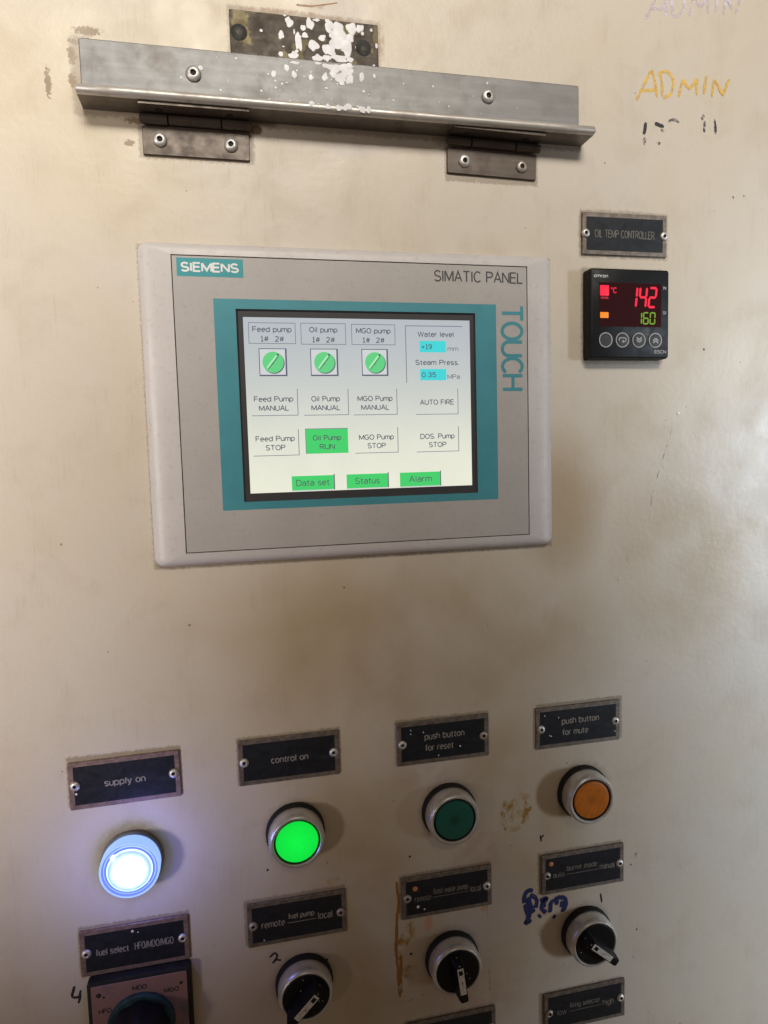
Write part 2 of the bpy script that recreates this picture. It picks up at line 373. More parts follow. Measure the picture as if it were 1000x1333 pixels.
def wall_material():
    mt, nt, b = new_mat('cream_cabinet_paint')
    v = coords(nt)
    sx = node(nt, 'ShaderNodeSeparateXYZ', {0: v})
    X, Z = sx.outputs[0], sx.outputs[2]
    # warp the plane a little so stains get ragged outlines
    wn = node(nt, 'ShaderNodeTexNoise', {'Vector': v, 'Scale': 0.6, 'Detail': 6.0, 'Roughness': 0.75})
    ws = node(nt, 'ShaderNodeSeparateColor', {0: wn.outputs['Color']})
    XW = mth(nt, 'ADD', X, mth(nt, 'MULTIPLY', mth(nt, 'SUBTRACT', ws.outputs[0], 0.5), 4.0))
    ZW = mth(nt, 'ADD', Z, mth(nt, 'MULTIPLY', mth(nt, 'SUBTRACT', ws.outputs[1], 0.5), 4.0))
    def box(cx, cz, hx, hz, reach):
        n = nt.nodes.new('ShaderNodeGroup'); n.node_tree = G_BOX
        nt.links.new(XW, n.inputs[0]); nt.links.new(ZW, n.inputs[1])
        for k, q in zip(range(2, 7), (cx, cz, hx, hz, reach)): n.inputs[k].default_value = q
        return n.outputs[0]
    def blob(cx, cz, rx, rz, warp=True):
        n = nt.nodes.new('ShaderNodeGroup'); n.node_tree = G_BLOB
        nt.links.new(XW if warp else X, n.inputs[0]); nt.links.new(ZW if warp else Z, n.inputs[1])
        for k, q in zip(range(2, 6), (cx, cz, rx, rz)): n.inputs[k].default_value = q
        return n.outputs[0]
    def mx(*a):
        r = a[0]
        for q in a[1:]: r = mth(nt, 'MAXIMUM', r, q)
        return r
    # paint: big soft yellowing, hand-rubbed cloudy dirt
    big = noise(nt, v, 0.009, 4, 0.55, 0.6)
    mid = noise(nt, v, 0.035, 6, 0.62, 0.4)
    fine = noise(nt, v, 0.9, 4, 0.7)
    c = mix(nt, ramp(nt, big, 0.35, 0.65), (0.60, 0.54, 0.465), (0.60, 0.525, 0.425))
    c = mix(nt, mth(nt, 'MULTIPLY', ramp(nt, mid, 0.46, 0.74), 0.30), c, (0.44, 0.36, 0.26))
    c = mix(nt, mth(nt, 'MULTIPLY', ramp(nt, fine, 0.35, 0.75), 0.10), c, (0.36, 0.30, 0.23))
    # yellowed patches round the rail
    yel = mx(blob(-150, 150, 60, 60), blob(-30, 175, 90, 40), blob(-120, 110, 60, 50))
    c = mix(nt, mth(nt, 'MULTIPLY', ramp(nt, yel, 0.0, 0.8), 0.32), c, (0.60, 0.49, 0.29))
    # handled, dirtier paint between and around the controls
    rub = mx(blob(20, -130, 170, 75), blob(-5, -240, 60, 110), blob(80, -250, 60, 130), blob(190, -90, 60, 70), blob(110, -60, 40, 60), blob(0, -320, 120, 60))
    rubn = mth(nt, 'MULTIPLY', ramp(nt, rub, 0.0, 0.75), ramp(nt, noise(nt, v, 0.014, 3, 0.5, 0.4), 0.10, 0.70))
    c = mix(nt, mth(nt, 'MULTIPLY', rubn, 0.68), c, (0.36, 0.245, 0.115))
    # pink and mauve rubbed-off marker
    pk = mx(blob(62, -250, 26, 26), blob(55, -239, 16, 20), blob(30, -205, 30, 12), blob(60, -340, 40, 30))
    c = mix(nt, mth(nt, 'MULTIPLY', mth(nt, 'MULTIPLY', ramp(nt, pk, 0.05, 0.9), ramp(nt, noise(nt, v, 0.12, 4), 0.35, 0.6)), 0.42), c, (0.42, 0.24, 0.21))
    wp = mx(blob(75, -285, 24, 30), blob(55, -300, 20, 40), blob(-5, 193, 26, 9), blob(0, 128, 30, 6))
    c = mix(nt, mth(nt, 'MULTIPLY', ramp(nt, wp, 0.05, 0.8), 0.35), c, (0.50, 0.46, 0.47))
    # yellow marker smears
    ys = mx(blob(78, -232, 7, 12), blob(88, -230, 8, 12), blob(83, -244, 5, 8), blob(14, -302, 6, 9), blob(19, -293, 5, 8), blob(-23, -256, 5, 4), blob(100, -262, 5, 4), blob(17, -316, 8, 4))
    c = mix(nt, mth(nt, 'MULTIPLY', mth(nt, 'MULTIPLY', ramp(nt, ys, 0.12, 0.5), ramp(nt, noise(nt, v, 0.16, 5), 0.42, 0.62)), 0.6), c, (0.36, 0.21, 0.025))
    og = mx(blob(30, -290, 3.5, 7), blob(63, -287, 3, 3), blob(101, -296, 5, 4))
    c = mix(nt, mth(nt, 'MULTIPLY', ramp(nt, og, 0.1, 0.6), 0.6), c, (0.55, 0.24, 0.13))
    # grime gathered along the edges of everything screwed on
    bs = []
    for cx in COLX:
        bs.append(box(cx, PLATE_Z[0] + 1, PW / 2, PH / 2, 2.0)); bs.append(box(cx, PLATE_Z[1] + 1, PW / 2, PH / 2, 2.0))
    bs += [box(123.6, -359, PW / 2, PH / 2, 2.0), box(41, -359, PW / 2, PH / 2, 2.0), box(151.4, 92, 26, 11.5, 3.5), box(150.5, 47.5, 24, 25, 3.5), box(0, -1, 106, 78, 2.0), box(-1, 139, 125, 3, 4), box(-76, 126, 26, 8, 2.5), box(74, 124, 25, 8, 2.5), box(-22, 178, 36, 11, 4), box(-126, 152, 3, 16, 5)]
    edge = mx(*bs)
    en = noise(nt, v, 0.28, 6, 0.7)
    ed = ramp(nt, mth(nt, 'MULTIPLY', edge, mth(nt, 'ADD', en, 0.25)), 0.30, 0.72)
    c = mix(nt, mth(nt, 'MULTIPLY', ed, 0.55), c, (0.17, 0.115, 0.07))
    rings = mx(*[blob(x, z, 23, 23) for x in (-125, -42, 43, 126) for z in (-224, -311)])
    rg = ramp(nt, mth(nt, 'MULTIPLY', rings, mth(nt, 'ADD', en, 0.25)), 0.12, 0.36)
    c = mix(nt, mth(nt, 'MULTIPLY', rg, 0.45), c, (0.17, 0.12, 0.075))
    # chipped brown primer at the left end of the rail, rust at the right end of the black plate
    chip = mx(blob(-130, 161, 4.5, 8), blob(-130.5, 150, 4, 8), blob(-128, 167, 8, 3), blob(-141, 148, 3, 15), blob(-104, 134, 9, 3), blob(-107, 124, 5, 3), blob(-123, 172, 14, 4))
    c = mix(nt, ramp(nt, mth(nt, 'MULTIPLY', chip, noise(nt, v, 0.55, 4, 0.65)), 0.25, 0.30), c, (0.27, 0.19, 0.115))
    rust = mx(blob(15.5, 180, 3.5, 14), blob(-30, 189.5, 40, 2.5), blob(-17, 194, 9, 1.6), blob(-8, 188, 20, 3))
    c = mix(nt, mth(nt, 'MULTIPLY', mth(nt, 'MULTIPLY', ramp(nt, rust, 0.15, 0.6), ramp(nt, noise(nt, v, 0.3, 5), 0.3, 0.65)), 0.7), c, (0.27, 0.14, 0.055))
    # fly specks and small chips
    for sc, thr, k in ((0.085, 0.045, 0.6), (0.05, 0.04, 0.7)):
        vor = node(nt, 'ShaderNodeTexVoronoi', {'Vector': v, 'Scale': sc, 'Randomness': 1.0})
        se = node(nt, 'ShaderNodeSeparateColor', {0: vor.outputs['Color']})
        rad = mth(nt, 'MULTIPLY', mth(nt, 'POWER', se.outputs[1], 9.0), thr)
        sp = ramp(nt, mth(nt, 'SUBTRACT', mth(nt, 'ADD', rad, mth(nt, 'MULTIPLY', mth(nt, 'SUBTRACT', en, 0.5), 0.03)), vor.outputs['Distance']), 0.0, 0.01)
        c = mix(nt, mth(nt, 'MULTIPLY', sp, k), c, (0.14, 0.09, 0.055))
    # thin scratches
    for rot, off, k in ((0.35, 0, 0.10), (-0.9, 40, 0.09), (1.25, 90, 0.08)):
        mp = node(nt, 'ShaderNodeMapping', {'Vector': v, 'Location': (off, 0, off), 'Rotation': (0, rot, 0), 'Scale': (0.16, 0.0, 0.004)}).outputs[0]
        s = ramp(nt, mth(nt, 'ABSOLUTE', mth(nt, 'SUBTRACT', noise(nt, mp, 1.0, 2), 0.5)), 0.006, 0.0)
        c = mix(nt, mth(nt, 'MULTIPLY', mth(nt, 'MULTIPLY', s, ramp(nt, mid, 0.42, 0.6)), k), c, (0.2, 0.15, 0.1))
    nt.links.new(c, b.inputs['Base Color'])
    rgh = node(nt, 'ShaderNodeMapRange', {0: mid, 1: 0.3, 2: 0.7, 3: 0.36, 4: 0.52}).outputs[0]
    nt.links.new(rgh, b.inputs['Roughness'])
    b.inputs['Specular IOR Level'].default_value = 0.45
    peel = mth(nt, 'ADD', noise(nt, v, 0.28, 3, 0.5), mth(nt, 'MULTIPLY', noise(nt, v, 1.1, 2), 0.3))
    b1 = node(nt, 'ShaderNodeBump', {'Strength': 0.20, 'Distance': 0.0006, 'Height': peel})
    b2 = node(nt, 'ShaderNodeBump', {'Strength': 0.06, 'Distance': 0.006, 'Height': noise(nt, v, 0.016, 2), 'Normal': b1.outputs[0]})
    nt.links.new(b2.outputs[0], b.inputs['Normal'])
    return mt
M['wall'] = wall_material()
mb = MB()
mb.rrect(20, -60, 1100, 1300, [(0, -30), (0, -1.5), (1.5, 0)], 4, M['wall'])
wall = mb.build('wall')
wall['kind'] = 'structure'
wall['label'] = 'cream painted steel cabinet front, stained and scratched, carrying all the controls'

# handwriting on the paint
def ink(name, col, cover, scale=0.5, rough=0.5):
    """patchy marker: worn-through spots let the paint show"""
    mt, nt, b = new_mat(name)
    v = coords(nt)
    b.inputs['Base Color'].default_value = (*col, 1); b.inputs['Roughness'].default_value = rough
    nt.links.new(ramp(nt, noise(nt, v, scale, 5, 0.65), 0.56 - cover, 0.84 - cover), b.inputs['Alpha'])
    return mt
INK = dict(smear=ink('yellow_smear', (0.38, 0.22, 0.03), 0.13, 0.16), yellow=ink('yellow_marker', (0.72, 0.46, 0.10), 0.27, 0.30), white=ink('white_chalk_marker', (0.66, 0.60, 0.72), 0.20, 0.22), black=ink('black_marker', (0.022, 0.018, 0.03), 0.5),
           fade=ink('faded_black_marker', (0.03, 0.022, 0.05), 0.20, 0.5), blue=ink('blue_marker', (0.012, 0.022, 0.12), 0.36, 0.25), orange=ink('orange_brown_marker', (0.30, 0.13, 0.022), 0.30, 0.09), pencil=ink('pencil_line', (0.12, 0.09, 0.06), 0.10, 0.25))
def writing(label, strokes, w, mat, jit=0.15, taper=False):
    q = MB()
    for k, s in enumerate(strokes): q.stroke(s, w, 0.06 + 0.02 * k, mat, jit, taper)
    return q.build('handwriting', wall, label=label)
ADMIN = [[(158.6, 164.0), (161.8, 169.6), (166.6, 178.6), (168.6, 179.6), (170.2, 174), (171.6, 166.7)], [(161.2, 169.6), (171.2, 170.6)],
         [(173.6, 179.6), (174.6, 172), (174.7, 167.4)], [(172.0, 179.0), (177.6, 181.0), (181.6, 176.0), (180.2, 169.8), (175.4, 166.6)],
         [(185.0, 168.0), (187.4, 177.6)], [(187.4, 177.6), (191.6, 172.6)], [(191.6, 172.6), (196.6, 178.8)], [(196.6, 178.8), (196.4, 170.0)], [(202.6, 181.0), (200.9, 171.0)],
         [(206.2, 170.2), (207.6, 179.4)], [(207.6, 179.4), (213.2, 171.2)], [(213.2, 171.2), (217.2, 180.4)]]
writing('ADMIN written by hand in yellow marker', ADMIN, 1.7, INK['yellow'])
writing('ADMIN written by hand in faded white and mauve marker at the top edge', [[((x - 158.6) * 1.03 + 164.0, (z - 164) * 1.05 + 206.5 + (x - 158.6) * 0.03) for x, z in s] for s in ADMIN], 1.9, INK['white'])
writing('rubbed-out dark marker dashes', [[(164.8, 153.0), (163.4, 146.6)], [(170.2, 153.0), (175.9, 151.4)]], 2.0, INK['black'])
writing('remains of faded dark marker', [[(178.6, 154.6), (182, 155.7), (185.4, 154.6)], [(201.5, 156.7), (201.6, 150.4)], [(201, 160), (200, 157)], [(174, 150), (176, 149)], [(164, 145), (163.6, 141)], [(208, 158), (209, 150)], [(172, 143), (173.5, 142)]], 1.6, INK['fade'])
writing('black handwritten 4', [[(-156.3, -289.6), (-157.8, -294.9), (-155.5, -295.9), (-153.6, -295.2)], [(-153.7, -292.4), (-154.2, -296), (-155.0, -299.2)]], 1.25, INK['black'])
writing('black handwritten 2', [[(-58.8, -293.4), (-56.2, -291.3), (-54.9, -293.7), (-57.6, -296.9)], [(-57.6, -296.7), (-55.2, -295.4), (-52.9, -296.0)]], 1.15, INK['black'])
writing('black marker dot', [[(-28.9, -300.6), (-27.7, -301.1)]], 1.9, INK['black'])
writing('short black tick mark', [[(137.0, -290.8), (137.3, -293.6), (137.7, -296.6)]], 1.2, INK['black'])
writing('smeared blue marker scribble', [[(87.7, -286.6), (89.7, -281.2), (93.5, -281.9)], [(86.6, -287.0), (90.0, -288.0), (91.5, -295.7), (89.0, -300.5), (92.5, -299.5)], [(91.6, -283.9), (95.6, -287), (94.9, -292.6)],
        [(97.8, -288.8), (102.2, -287.6), (98.6, -292.6), (101.6, -296.6)], [(104.1, -297.0), (104.6, -292.0), (107.1, -289.4)], [(108.0, -287.7), (108.6, -293.0)], [(109.0, -288.0), (113.2, -289.7), (114.4, -293.4), (111.5, -297.8)], [(96.8, -298.5), (98.2, -297.4)], [(106.0, -299.4), (107.5, -300.6)], [(90.5, -285), (92.5, -292), (94, -295)], [(88.6, -289), (90.2, -297), (90.4, -300)], [(99.5, -290), (101, -293)], [(112, -291), (111.6, -295)]], 2.7, INK['blue'], 0.15)
writing('orange brown vertical marker streak', [[(12.2, -262.5), (12.9, -277.1), (11.6, -285.9), (11.0, -304.0), (11.8, -318.0), (12.2, -331.0)], [(13.3, -306), (13.2, -318), (13.0, -329)]], 1.7, INK['orange'], 0.25)
writing('wiped yellow brown marker smears', [[(76.5, -226), (75.8, -234), (77, -243)], [(74.5, -233), (80, -228), (82.5, -224)], [(81, -231), (80.2, -238)], [(88, -224), (89.2, -232), (87.5, -240)], [(91.8, -229), (91, -238)],
        [(14.8, -293), (13.2, -303), (12.5, -309)], [(19.8, -286), (18.8, -296), (16.6, -301)], [(17, -290), (22.5, -288)], [(15, -316), (19, -313)], [(15, -319.5), (24, -320)], [(10, -300), (15, -296)]], 2.2, INK['smear'], 0.3)
writing('grey smudges right of the burner mode plate', [[(157.5, -271), (158.2, -278)], [(160.5, -269), (160.2, -276)]], 1.6, INK['pencil'], 0.3)
writing('small black r-shaped mark', [[(98.4, -248.6), (99.0, -252.5)], [(98.9, -250.3), (100.6, -248.6)]], 0.9, INK['black'])
writing('thin curved pencil lines', [[(8.3, -332.9), (14.1, -334.6), (20.8, -333.7), (33.2, -330.2)], [(64.8, -258), (65.2, -300), (66.2, -345)], [(168.0, -69.1), (170.4, -51.3), (176.3, -33.7), (185.1, -7.4)], [(175.8, -35), (181, -46)]], 0.5, INK['pencil'])
writing('brown scratch above the black plate', [[(-26.0, 193.9), (-18, 194.2), (-5.5, 197.0)]], 1.0, INK['orange'], 0.2, True)
q = MB()
for x, z, r in ((-184, -25, .9), (20.2, -249, .7), (19.5, -306.5, .9), (57, -222, .5), (49, -239, .5), (161, -318, .6), (157, -276, 0.6), (-58, -244, .7), (0, -40, .0), (203, 30, .6), (221, 116, .6), (228, 117, .5), (-12, -95, .5), (-26, -245, .4), (80, -252, .4)):
    if r: q.poly([(x + r * math.cos(t * .7854) * random.uniform(.6, 1.2), z + r * math.sin(t * .7854) * random.uniform(.6, 1.3)) for t in range(8)], 0.07, M['hole'])
q.build('dark_specks', wall)
q = MB(); q.lathe(186.5, -6.5, [(1.0, 0.0), (0.9, 0.25), (0.4, 0.4)], M['white_ink'], 14); q.build('white_paint_drop', wall)

# ------------------------------------------------------------------ rivets
def rivet_mesh(mat, r=2.45):
    q = MB()
    q.lathe(0, 0, [(r, 0.0), (r, 0.35), (r * 0.9, 0.75), (r * 0.62, 1.15), (r * 0.44, 1.2), (r * 0.36, 1.05)], mat, 24, cap=False)
    q.lathe(0, 0, [(r * 0.36, 1.05), (r * 0.30, 0.5)], M['hole'], 24)
    o = q.build('rivet'); me = o.data; bpy.data.objects.remove(o)
    return me
RIV, RIVW = rivet_mesh(M['rivet']), rivet_mesh(M['rivet_worn'])
def rivet(parent, x, z, h, worn=False, k=1.0):
    o = bpy.data.objects.new('rivet', RIVW if worn else RIV); scene.collection.objects.link(o)
    o.parent = parent; o.location = (x * S, -h * S, z * S)
    o.rotation_euler = (random.uniform(-.06, .06), random.uniform(0, 6), random.uniform(-.06, .06)); o.scale = (k, k, k)
    return o

def splash(t, name, spots, h):
    """white paint spatter: domed drops and merged pools"""
    q = MB()
    for k, (x, z, rx, rz) in enumerate(spots):
        if rx > 2.0: rx *= .9; rz *= .9
        n = 14 if rx < 1.2 else 26; ph = [random.uniform(0, 6.28) for _ in range(4)]; am = 0.07 if rx < 1.3 else 0.13
        rr = [1 + am * sum(math.sin((m + 2) * 6.2832 * i / n + ph[m]) / (1 + .3 * m) for m in range(4)) for i in range(n)]
        hh = h + .035 + .006 * (k % 23)
        q.loft([[(x + f * rx * rr[i] * math.cos(6.2832 * i / n), hh + e, z + f * rz * rr[i] * math.sin(6.2832 * i / n)) for i in range(n)] for f, e in ((1, -.02), (.97, .0), (.85, .006))], M['splash'])
    return q.build(name, t, angle=60)
M['splash'] = simple('white_paint_splash', (0.62, 0.61, 0.64), 0.4, var=0.08, vscale=0.2)

# ------------------------------------------------------------------ blackened mounting plate
t = thing('mounting_plate', 'blackened flat plate splashed with white paint above the steel rail', 'metal plate', -22.2, 177.5)
q = MB(); q.rrect(0, 0, 72.5, 21, [(0, 0), (0, 0.9), (0.3, 1.2)], 0.6, M['mount']); q.build('plate', t)
for x, z in ((-32.0, 0.2), (28.6, -1.2)):
    q = MB(); q.lathe(x, z, [(3.9, 1.22), (3.6, 1.35), (1.3, 1.3)], M['hole'], 24, cap=False)
    q.lathe(x, z, [(1.3, 1.3), (1.1, 0.9)], simple('rusty_hole_floor', (0.36, 0.2, 0.11), 0.7), 24); q.build('screw_hole', t)

splash(t, 'paint_splash', [(-7.8, 7.3, 1.83, 2.36), (-1.1, 5.3, 1.28, 1.45), (-0.4, 2.0, 1.28, 1.45), (-11.9, 1.0, 1.47, 1.81), (-3.6, -1.3, 1.56, 4.54), (-12.4, -7.9, 1.1, 1.27), (2.3, 7.5, 2.02, 3.08), (5.5, 9.6, 1.65, 0.73), (8.1, 1.5, 1.65, 1.63), (3.7, -2.4, 2.57, 3.08), (5.5, -8.1, 2.57, 2.0), (-6.2, -7.9, 2.75, 1.81), (-21.4, 2.0, 0.73, 0.73), (-9.9, 10.1, 0.73, 0.45), (-4.6, -5.9, 0.92, 0.73), (11.9, 7.1, 2.38, 3.08), (16.5, 5.8, 3.67, 3.99), (22.9, 7.3, 3.3, 2.72), (27.1, 7.8, 2.2, 2.0), (15.6, 0.2, 4.03, 3.63), (20.2, -2.0, 3.3, 4.17), (11.9, -3.8, 3.12, 2.9), (16.5, -7.4, 4.58, 1.81), (10.1, -7.6, 2.2, 1.81), (21.1, 2.6, 3.12, 2.72), (25.3, -1.3, 0.83, 0.82), (32.9, 7.6, 0.73, 0.73), (35.4, 0.5, 0.73, 1.18), (33.8, -9.0, 0.64, 0.45), (11.0, 9.7, 1.28, 0.91), (14.2, 3.3, 2.75, 2.72), (9.6, -3.6, 2.02, 2.18), (28.4, 5.6, 0.92, 0.91), (-11.0, -4.3, 0.55, 0.36), (-5.5, 3.0, 0.46, 1.27), (21.6, -7.3, 2.02, 1.45), (0.9, 1.4, 0.46, 0.45), (-2.3, 1.1, 0.46, 0.36)], 1.2)

# ------------------------------------------------------------------ angle rail
t = thing('angle_rail', 'long grey steel angle rail with paint specks above the touch panel', 'metal rail', 0, 137.5)
q = MB()
q.rrect(-1.7, 16.2, 249.5, 28.0, [(0, 0), (0, 2.0), (0.4, 2.3)], 0.9, M['rail']); q.build('back_flange', t)
def shelf():
    """horizontal leg: section swept along x, rounded front nose"""
    q = MB(); prof = [(0.0, 0.0), (13.2, 0.0), (14.4, 0.35), (15.2, 1.2), (15.5, 2.2), (15.2, 3.2), (14.4, 4.1), (13.2, 4.5), (6.5, 4.5), (4.0, 4.9), (2.6, 6.2), (2.4, 7.0), (0.0, 7.0)]
    xs = [-126.7, -126.3] + [-126.3 + 252 * k / 12 for k in range(1, 12)] + [125.3, 125.7]
    loops = []
    for k, x in enumerate(xs):
        e = 0.35 if k in (0, len(xs) - 1) else 0
        loops.append([(x, h - (e if h > 8 else 0), z + (e if z < 1 else -e)) for h, z in prof])
    q.loft(loops, M['rail'], capfirst=True)
    return q
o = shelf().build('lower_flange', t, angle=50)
o.data.materials.append(M['rail_lit_edge']); o.data.materials.append(M['rail_shaded_rust'])
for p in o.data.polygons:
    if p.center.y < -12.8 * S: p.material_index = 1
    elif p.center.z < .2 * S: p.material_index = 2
rivet(t, -76.2, 18.6, 2.3, k=1.5); rivet(t, 71.4, 20.4, 2.3, k=1.45)

splash(t, 'paint_splash', [(-38.5, 22.1, 1.23, 1.58), (-37.8, 18.9, 0.62, 0.44), (-32.1, 25.4, 1.23, 1.58), (-28.6, 22.5, 1.23, 1.76), (-27.9, 28.1, 2.29, 0.88), (-23.7, 22.1, 0.53, 0.35), (-20.5, 22.0, 1.06, 1.41), (-13.5, 22.7, 1.41, 1.94), (-16.7, 28.8, 1.41, 0.7), (-8.4, 27.3, 3.87, 2.29), (-2.9, 27.0, 3.87, 2.99), (-5.7, 23.1, 3.87, 2.29), (-1.1, 22.7, 1.94, 2.29), (-5.2, 20.9, 1.41, 1.41), (-12.1, 27.9, 2.64, 1.41), (-9.3, 24.5, 1.76, 1.94), (4.9, 24.2, 1.23, 2.29), (11.4, 25.3, 0.79, 1.06), (-13.0, 17.5, 0.7, 0.53), (-21.3, 14.7, 0.53, 0.35), (5.8, 17.5, 0.62, 0.62), (-32.3, 18.4, 0.62, 0.35), (-1.1, 29.0, 2.11, 1.41), (-56.1, 27.6, 0.62, 0.53), (-64.0, 12.4, 0.53, 0.53)], 2.3)
splash(t, 'paint_splash', [(-22.2, 3.2, 1.53, 1.02), (-14.4, 2.4, 1.19, 1.36), (-9.2, 2.2, 2.21, 1.36), (-4.8, 2.9, 2.55, 1.53), (2.1, 2.3000000000000003, 1.53, 1.7), (5.3, 2.5, 1.19, 1.7), (0.0, 3.5, 0.68, 0.51), (-32.3, 3.5, 0.43, 0.43), (-42.0, 3.4000000000000004, 0.51, 0.43), (-19.0, 3.1, 0.51, 0.43), (-6.6, 2.0, 1.36, 0.85)], 15.5)

splash(t, 'paint_splash', [(random.triangular(-120, 90, -5), random.uniform(9, 28), *[random.uniform(.2, .55)] * 2) for _ in range(34)], 2.3)

# ------------------------------------------------------------------ hinges
def hinge(cx, label, rot):
    t = thing('hinge', label, 'hinge', cx, 133.6, 'hinges under the steel rail', rot)
    q = MB(); w = 49.5
    q.rrect(0, -8.6, w, 13.0, [(0, 0.1), (0, 1.1), (0.25, 1.35)], 0.7, M['hinge']); q.build('wall_leaf', t)
    q = MB(); q.rrect(-1, -0.2, w * 0.5, 5.5, [(0, 0.1), (0, 1.2), (0.2, 1.4)], 0.4, M['hinge'])
    q.build('leaf_tongue', t)
    # upper leaf lies under the rail's lower flange
    q = MB()
    q.add([(x, h, z) for z in (2.55, 3.75) for x, h in ((-w / 2, 1.5), (w / 2, 1.5), (w / 2, 12.6), (-w / 2, 12.6))],
          [(0, 1, 2, 3), (7, 6, 5, 4), (0, 4, 5, 1), (1, 5, 6, 2), (2, 6, 7, 3), (3, 7, 4, 0)], M['hinge'])
    q.build('rail_leaf', t)
    for x in (-16, 16):
        q = MB(); pts = [(x + 1.9 * math.cos(a * .5236), 7.5 + 1.9 * math.sin(a * .5236), 2.5) for a in range(12)]
        q.add(pts, [tuple(range(12))], M['hole']); q.build('screw_hole', t)
    for a, b in ((-w / 2 - .8, -w / 2 + 12), (-w / 2 + 12.4, w / 2 - 13), (w / 2 - 12.6, w / 2 + 1.2)):
        q = MB(); n = 18; loops = []
        for x, r in ((a, 1.5), (a + .3, 2.15), (b - .3, 2.15), (b, 1.5)):
            loops.append([(x, 3.1 + r * math.cos(2 * math.pi * k / n), 0.2 + r * math.sin(2 * math.pi * k / n)) for k in range(n)])
        q.loft(loops, M['hinge'], capfirst=True); q.build('knuckle', t, angle=40)
    return t
hg = hinge(-76.2, 'left brown steel butt hinge, under the paint-speckled end of the rail', 0.0)
rivet(hg, -16.8, -8.2, 1.35, k=1.35); rivet(hg, 16.0, -8.4, 1.35, k=1.35)
hg = hinge(74.0, 'right brown steel butt hinge, below the clean end of the rail', 0.022)
rivet(hg, -15.5, -8.7, 1.35, k=1.35); rivet(hg, 16.3, -9.0, 1.35, True, k=1.3)

# ------------------------------------------------------------------ nameplates
def nameplate(cx, cz, label, lines, w=PW, h=PH, border='steel_dark', ink='letter', worn=(0, 0), rot=0.0, spots=(), rx=23.4, under=None, riv=True):
    t = thing('nameplate', label, 'sign plate', cx, cz, 'engraved name plates', rot)
    q = MB(); q.rrect(0, 0, w, h, [(0, 0), (0, 0.9), (0.3, 1.2)], 0.5, M[border], seg=2); q.build('backing_plate', t)
    q = MB(); q.rect(-w / 2 + 2.5, w / 2 - 2.5, -h / 2 + 2.4, h / 2 - 2.4, 1.28, M['plate_black'])
    q.build('black_field', t)
    if lines:
        q = MB()
        for s, x0, x1, z0, ht, bold in lines: q.text(s, x0, x1, z0, ht, 1.36, M[ink], .44 if s.isupper() else .58)
        if under: q.rect(under[0], under[1], under[2] - 0.2, under[2] + 0.2, 1.36, M[ink])
        q.build('lettering', t)
    for x, z, r, mt in spots:
        q = MB(); q.lathe(x, z, [(r, 1.29), (r * 0.8, 1.45), (r * 0.3, 1.5)], mt, 10); q.build('paint_spot', t)
    if riv:
        rivet(t, -rx, random.uniform(-.4, .4), 1.2, bool(worn[0])); rivet(t, rx, random.uniform(-.4, .4), 1.2, bool(worn[1]))
    return t
WH, OR, PKS = M['white_ink'], simple('orange_paint_spot', (0.62, 0.22, 0.06), 0.5), simple('pink_paint_spot', (0.75, 0.55, 0.5), 0.5)
nameplate(151.4, 91.9, 'black plate reading OIL TEMP CONTROLLER above the digital controller', [('OIL TEMP CONTROLLER', -18.6, 18.2, -2.0, 4.3, 0)], 52, 22.6, ink='letter_dim', rx=24.0)
nameplate(COLX[0], PLATE_Z[0] - .6, 'plate reading supply on above the glowing blue white lamp', [('supply on', -9.9, 9.7, -1.9, 3.7, .012)], border='steel_pink', spots=[(-23.2, -3.9, .6, WH)], rot=-0.01)
nameplate(COLX[1], PLATE_Z[0] + .6, 'plate reading control on above the lit green button', [('control on', -9.8, 9.8, -1.9, 3.7, .012)])
nameplate(COLX[2], PLATE_Z[0] + .3, 'plate reading push button for reset above the dark green button', [('push button', -10.9, 12.2, 1.2, 3.8, .008), ('for reset', -10.7, 5.9, -5.2, 3.8, .008)], worn=(0, 1), spots=[(-18.6, 7.6, .35, WH), (-18.6, 5.4, .35, WH), (-11.4, 5.7, .4, WH), (9.6, -4.6, .5, WH), (-3, -8.4, .4, WH)])
nameplate(122.2, PLATE_Z[0] - .2, 'plate reading push button for mute above the orange button', [('push button', -10.6, 13.0, 1.2, 3.8, .008), ('for mute', -10.3, 6.2, -5.4, 3.8, .008)], spots=[(-21, 7.4, .4, WH), (-12.5, 5.4, .4, WH), (-18, -4.6, .4, WH), (-17, -5.1, .35, WH), (23.2, -6.6, .4, WH)])
nameplate(COLX[0], PLATE_Z[1], 'plate reading fuel select HFO/MDO/MGO above the square copper switch', [('fuel select', -19.2, -3.0, -2.0, 3.7, .012), ('HFO/MDO/MGO', -0.4, 18.8, -2.0, 4.0, .004)], border='steel_pink', spots=[(-1, 8.2, .75, PKS), (1.6, 7.2, .3, WH)])
nameplate(COLX[1] + .8, PLATE_Z[1] - .2, 'plate reading remote fuel pump local between lit green button and selector', [('remote', -19.2, -6.7, -2.4, 4.0, .010), ('fuel pump', -5.1, 9.1, 0.5, 3.3, .008), ('local', 11.0, 18.8, -2.4, 4.2, .010)], under=(-5.6, 10, -1.5), worn=(1, 1), ink='letter', spots=[(-18, -9, .35, WH)])
nameplate(COLX[2] + .5, PLATE_Z[1] + .2, 'worn plate reading remote feed water pump local, with one orange spot', [('remote', -19.2, -9.4, -2.6, 3.6, .004), ('feed water pump', -8.4, 12.3, 0.2, 3.5, .008), ('local', 13.5, 20.0, -2.2, 3.9, .006)], under=(-8.8, 12.4, -1.3), ink='letter_dim', worn=(1, 0), spots=[(-18.7, 5.2, 1.5, OR), (-17.3, -5.6, .9, WH), (-13.6, -7.6, .5, WH)])
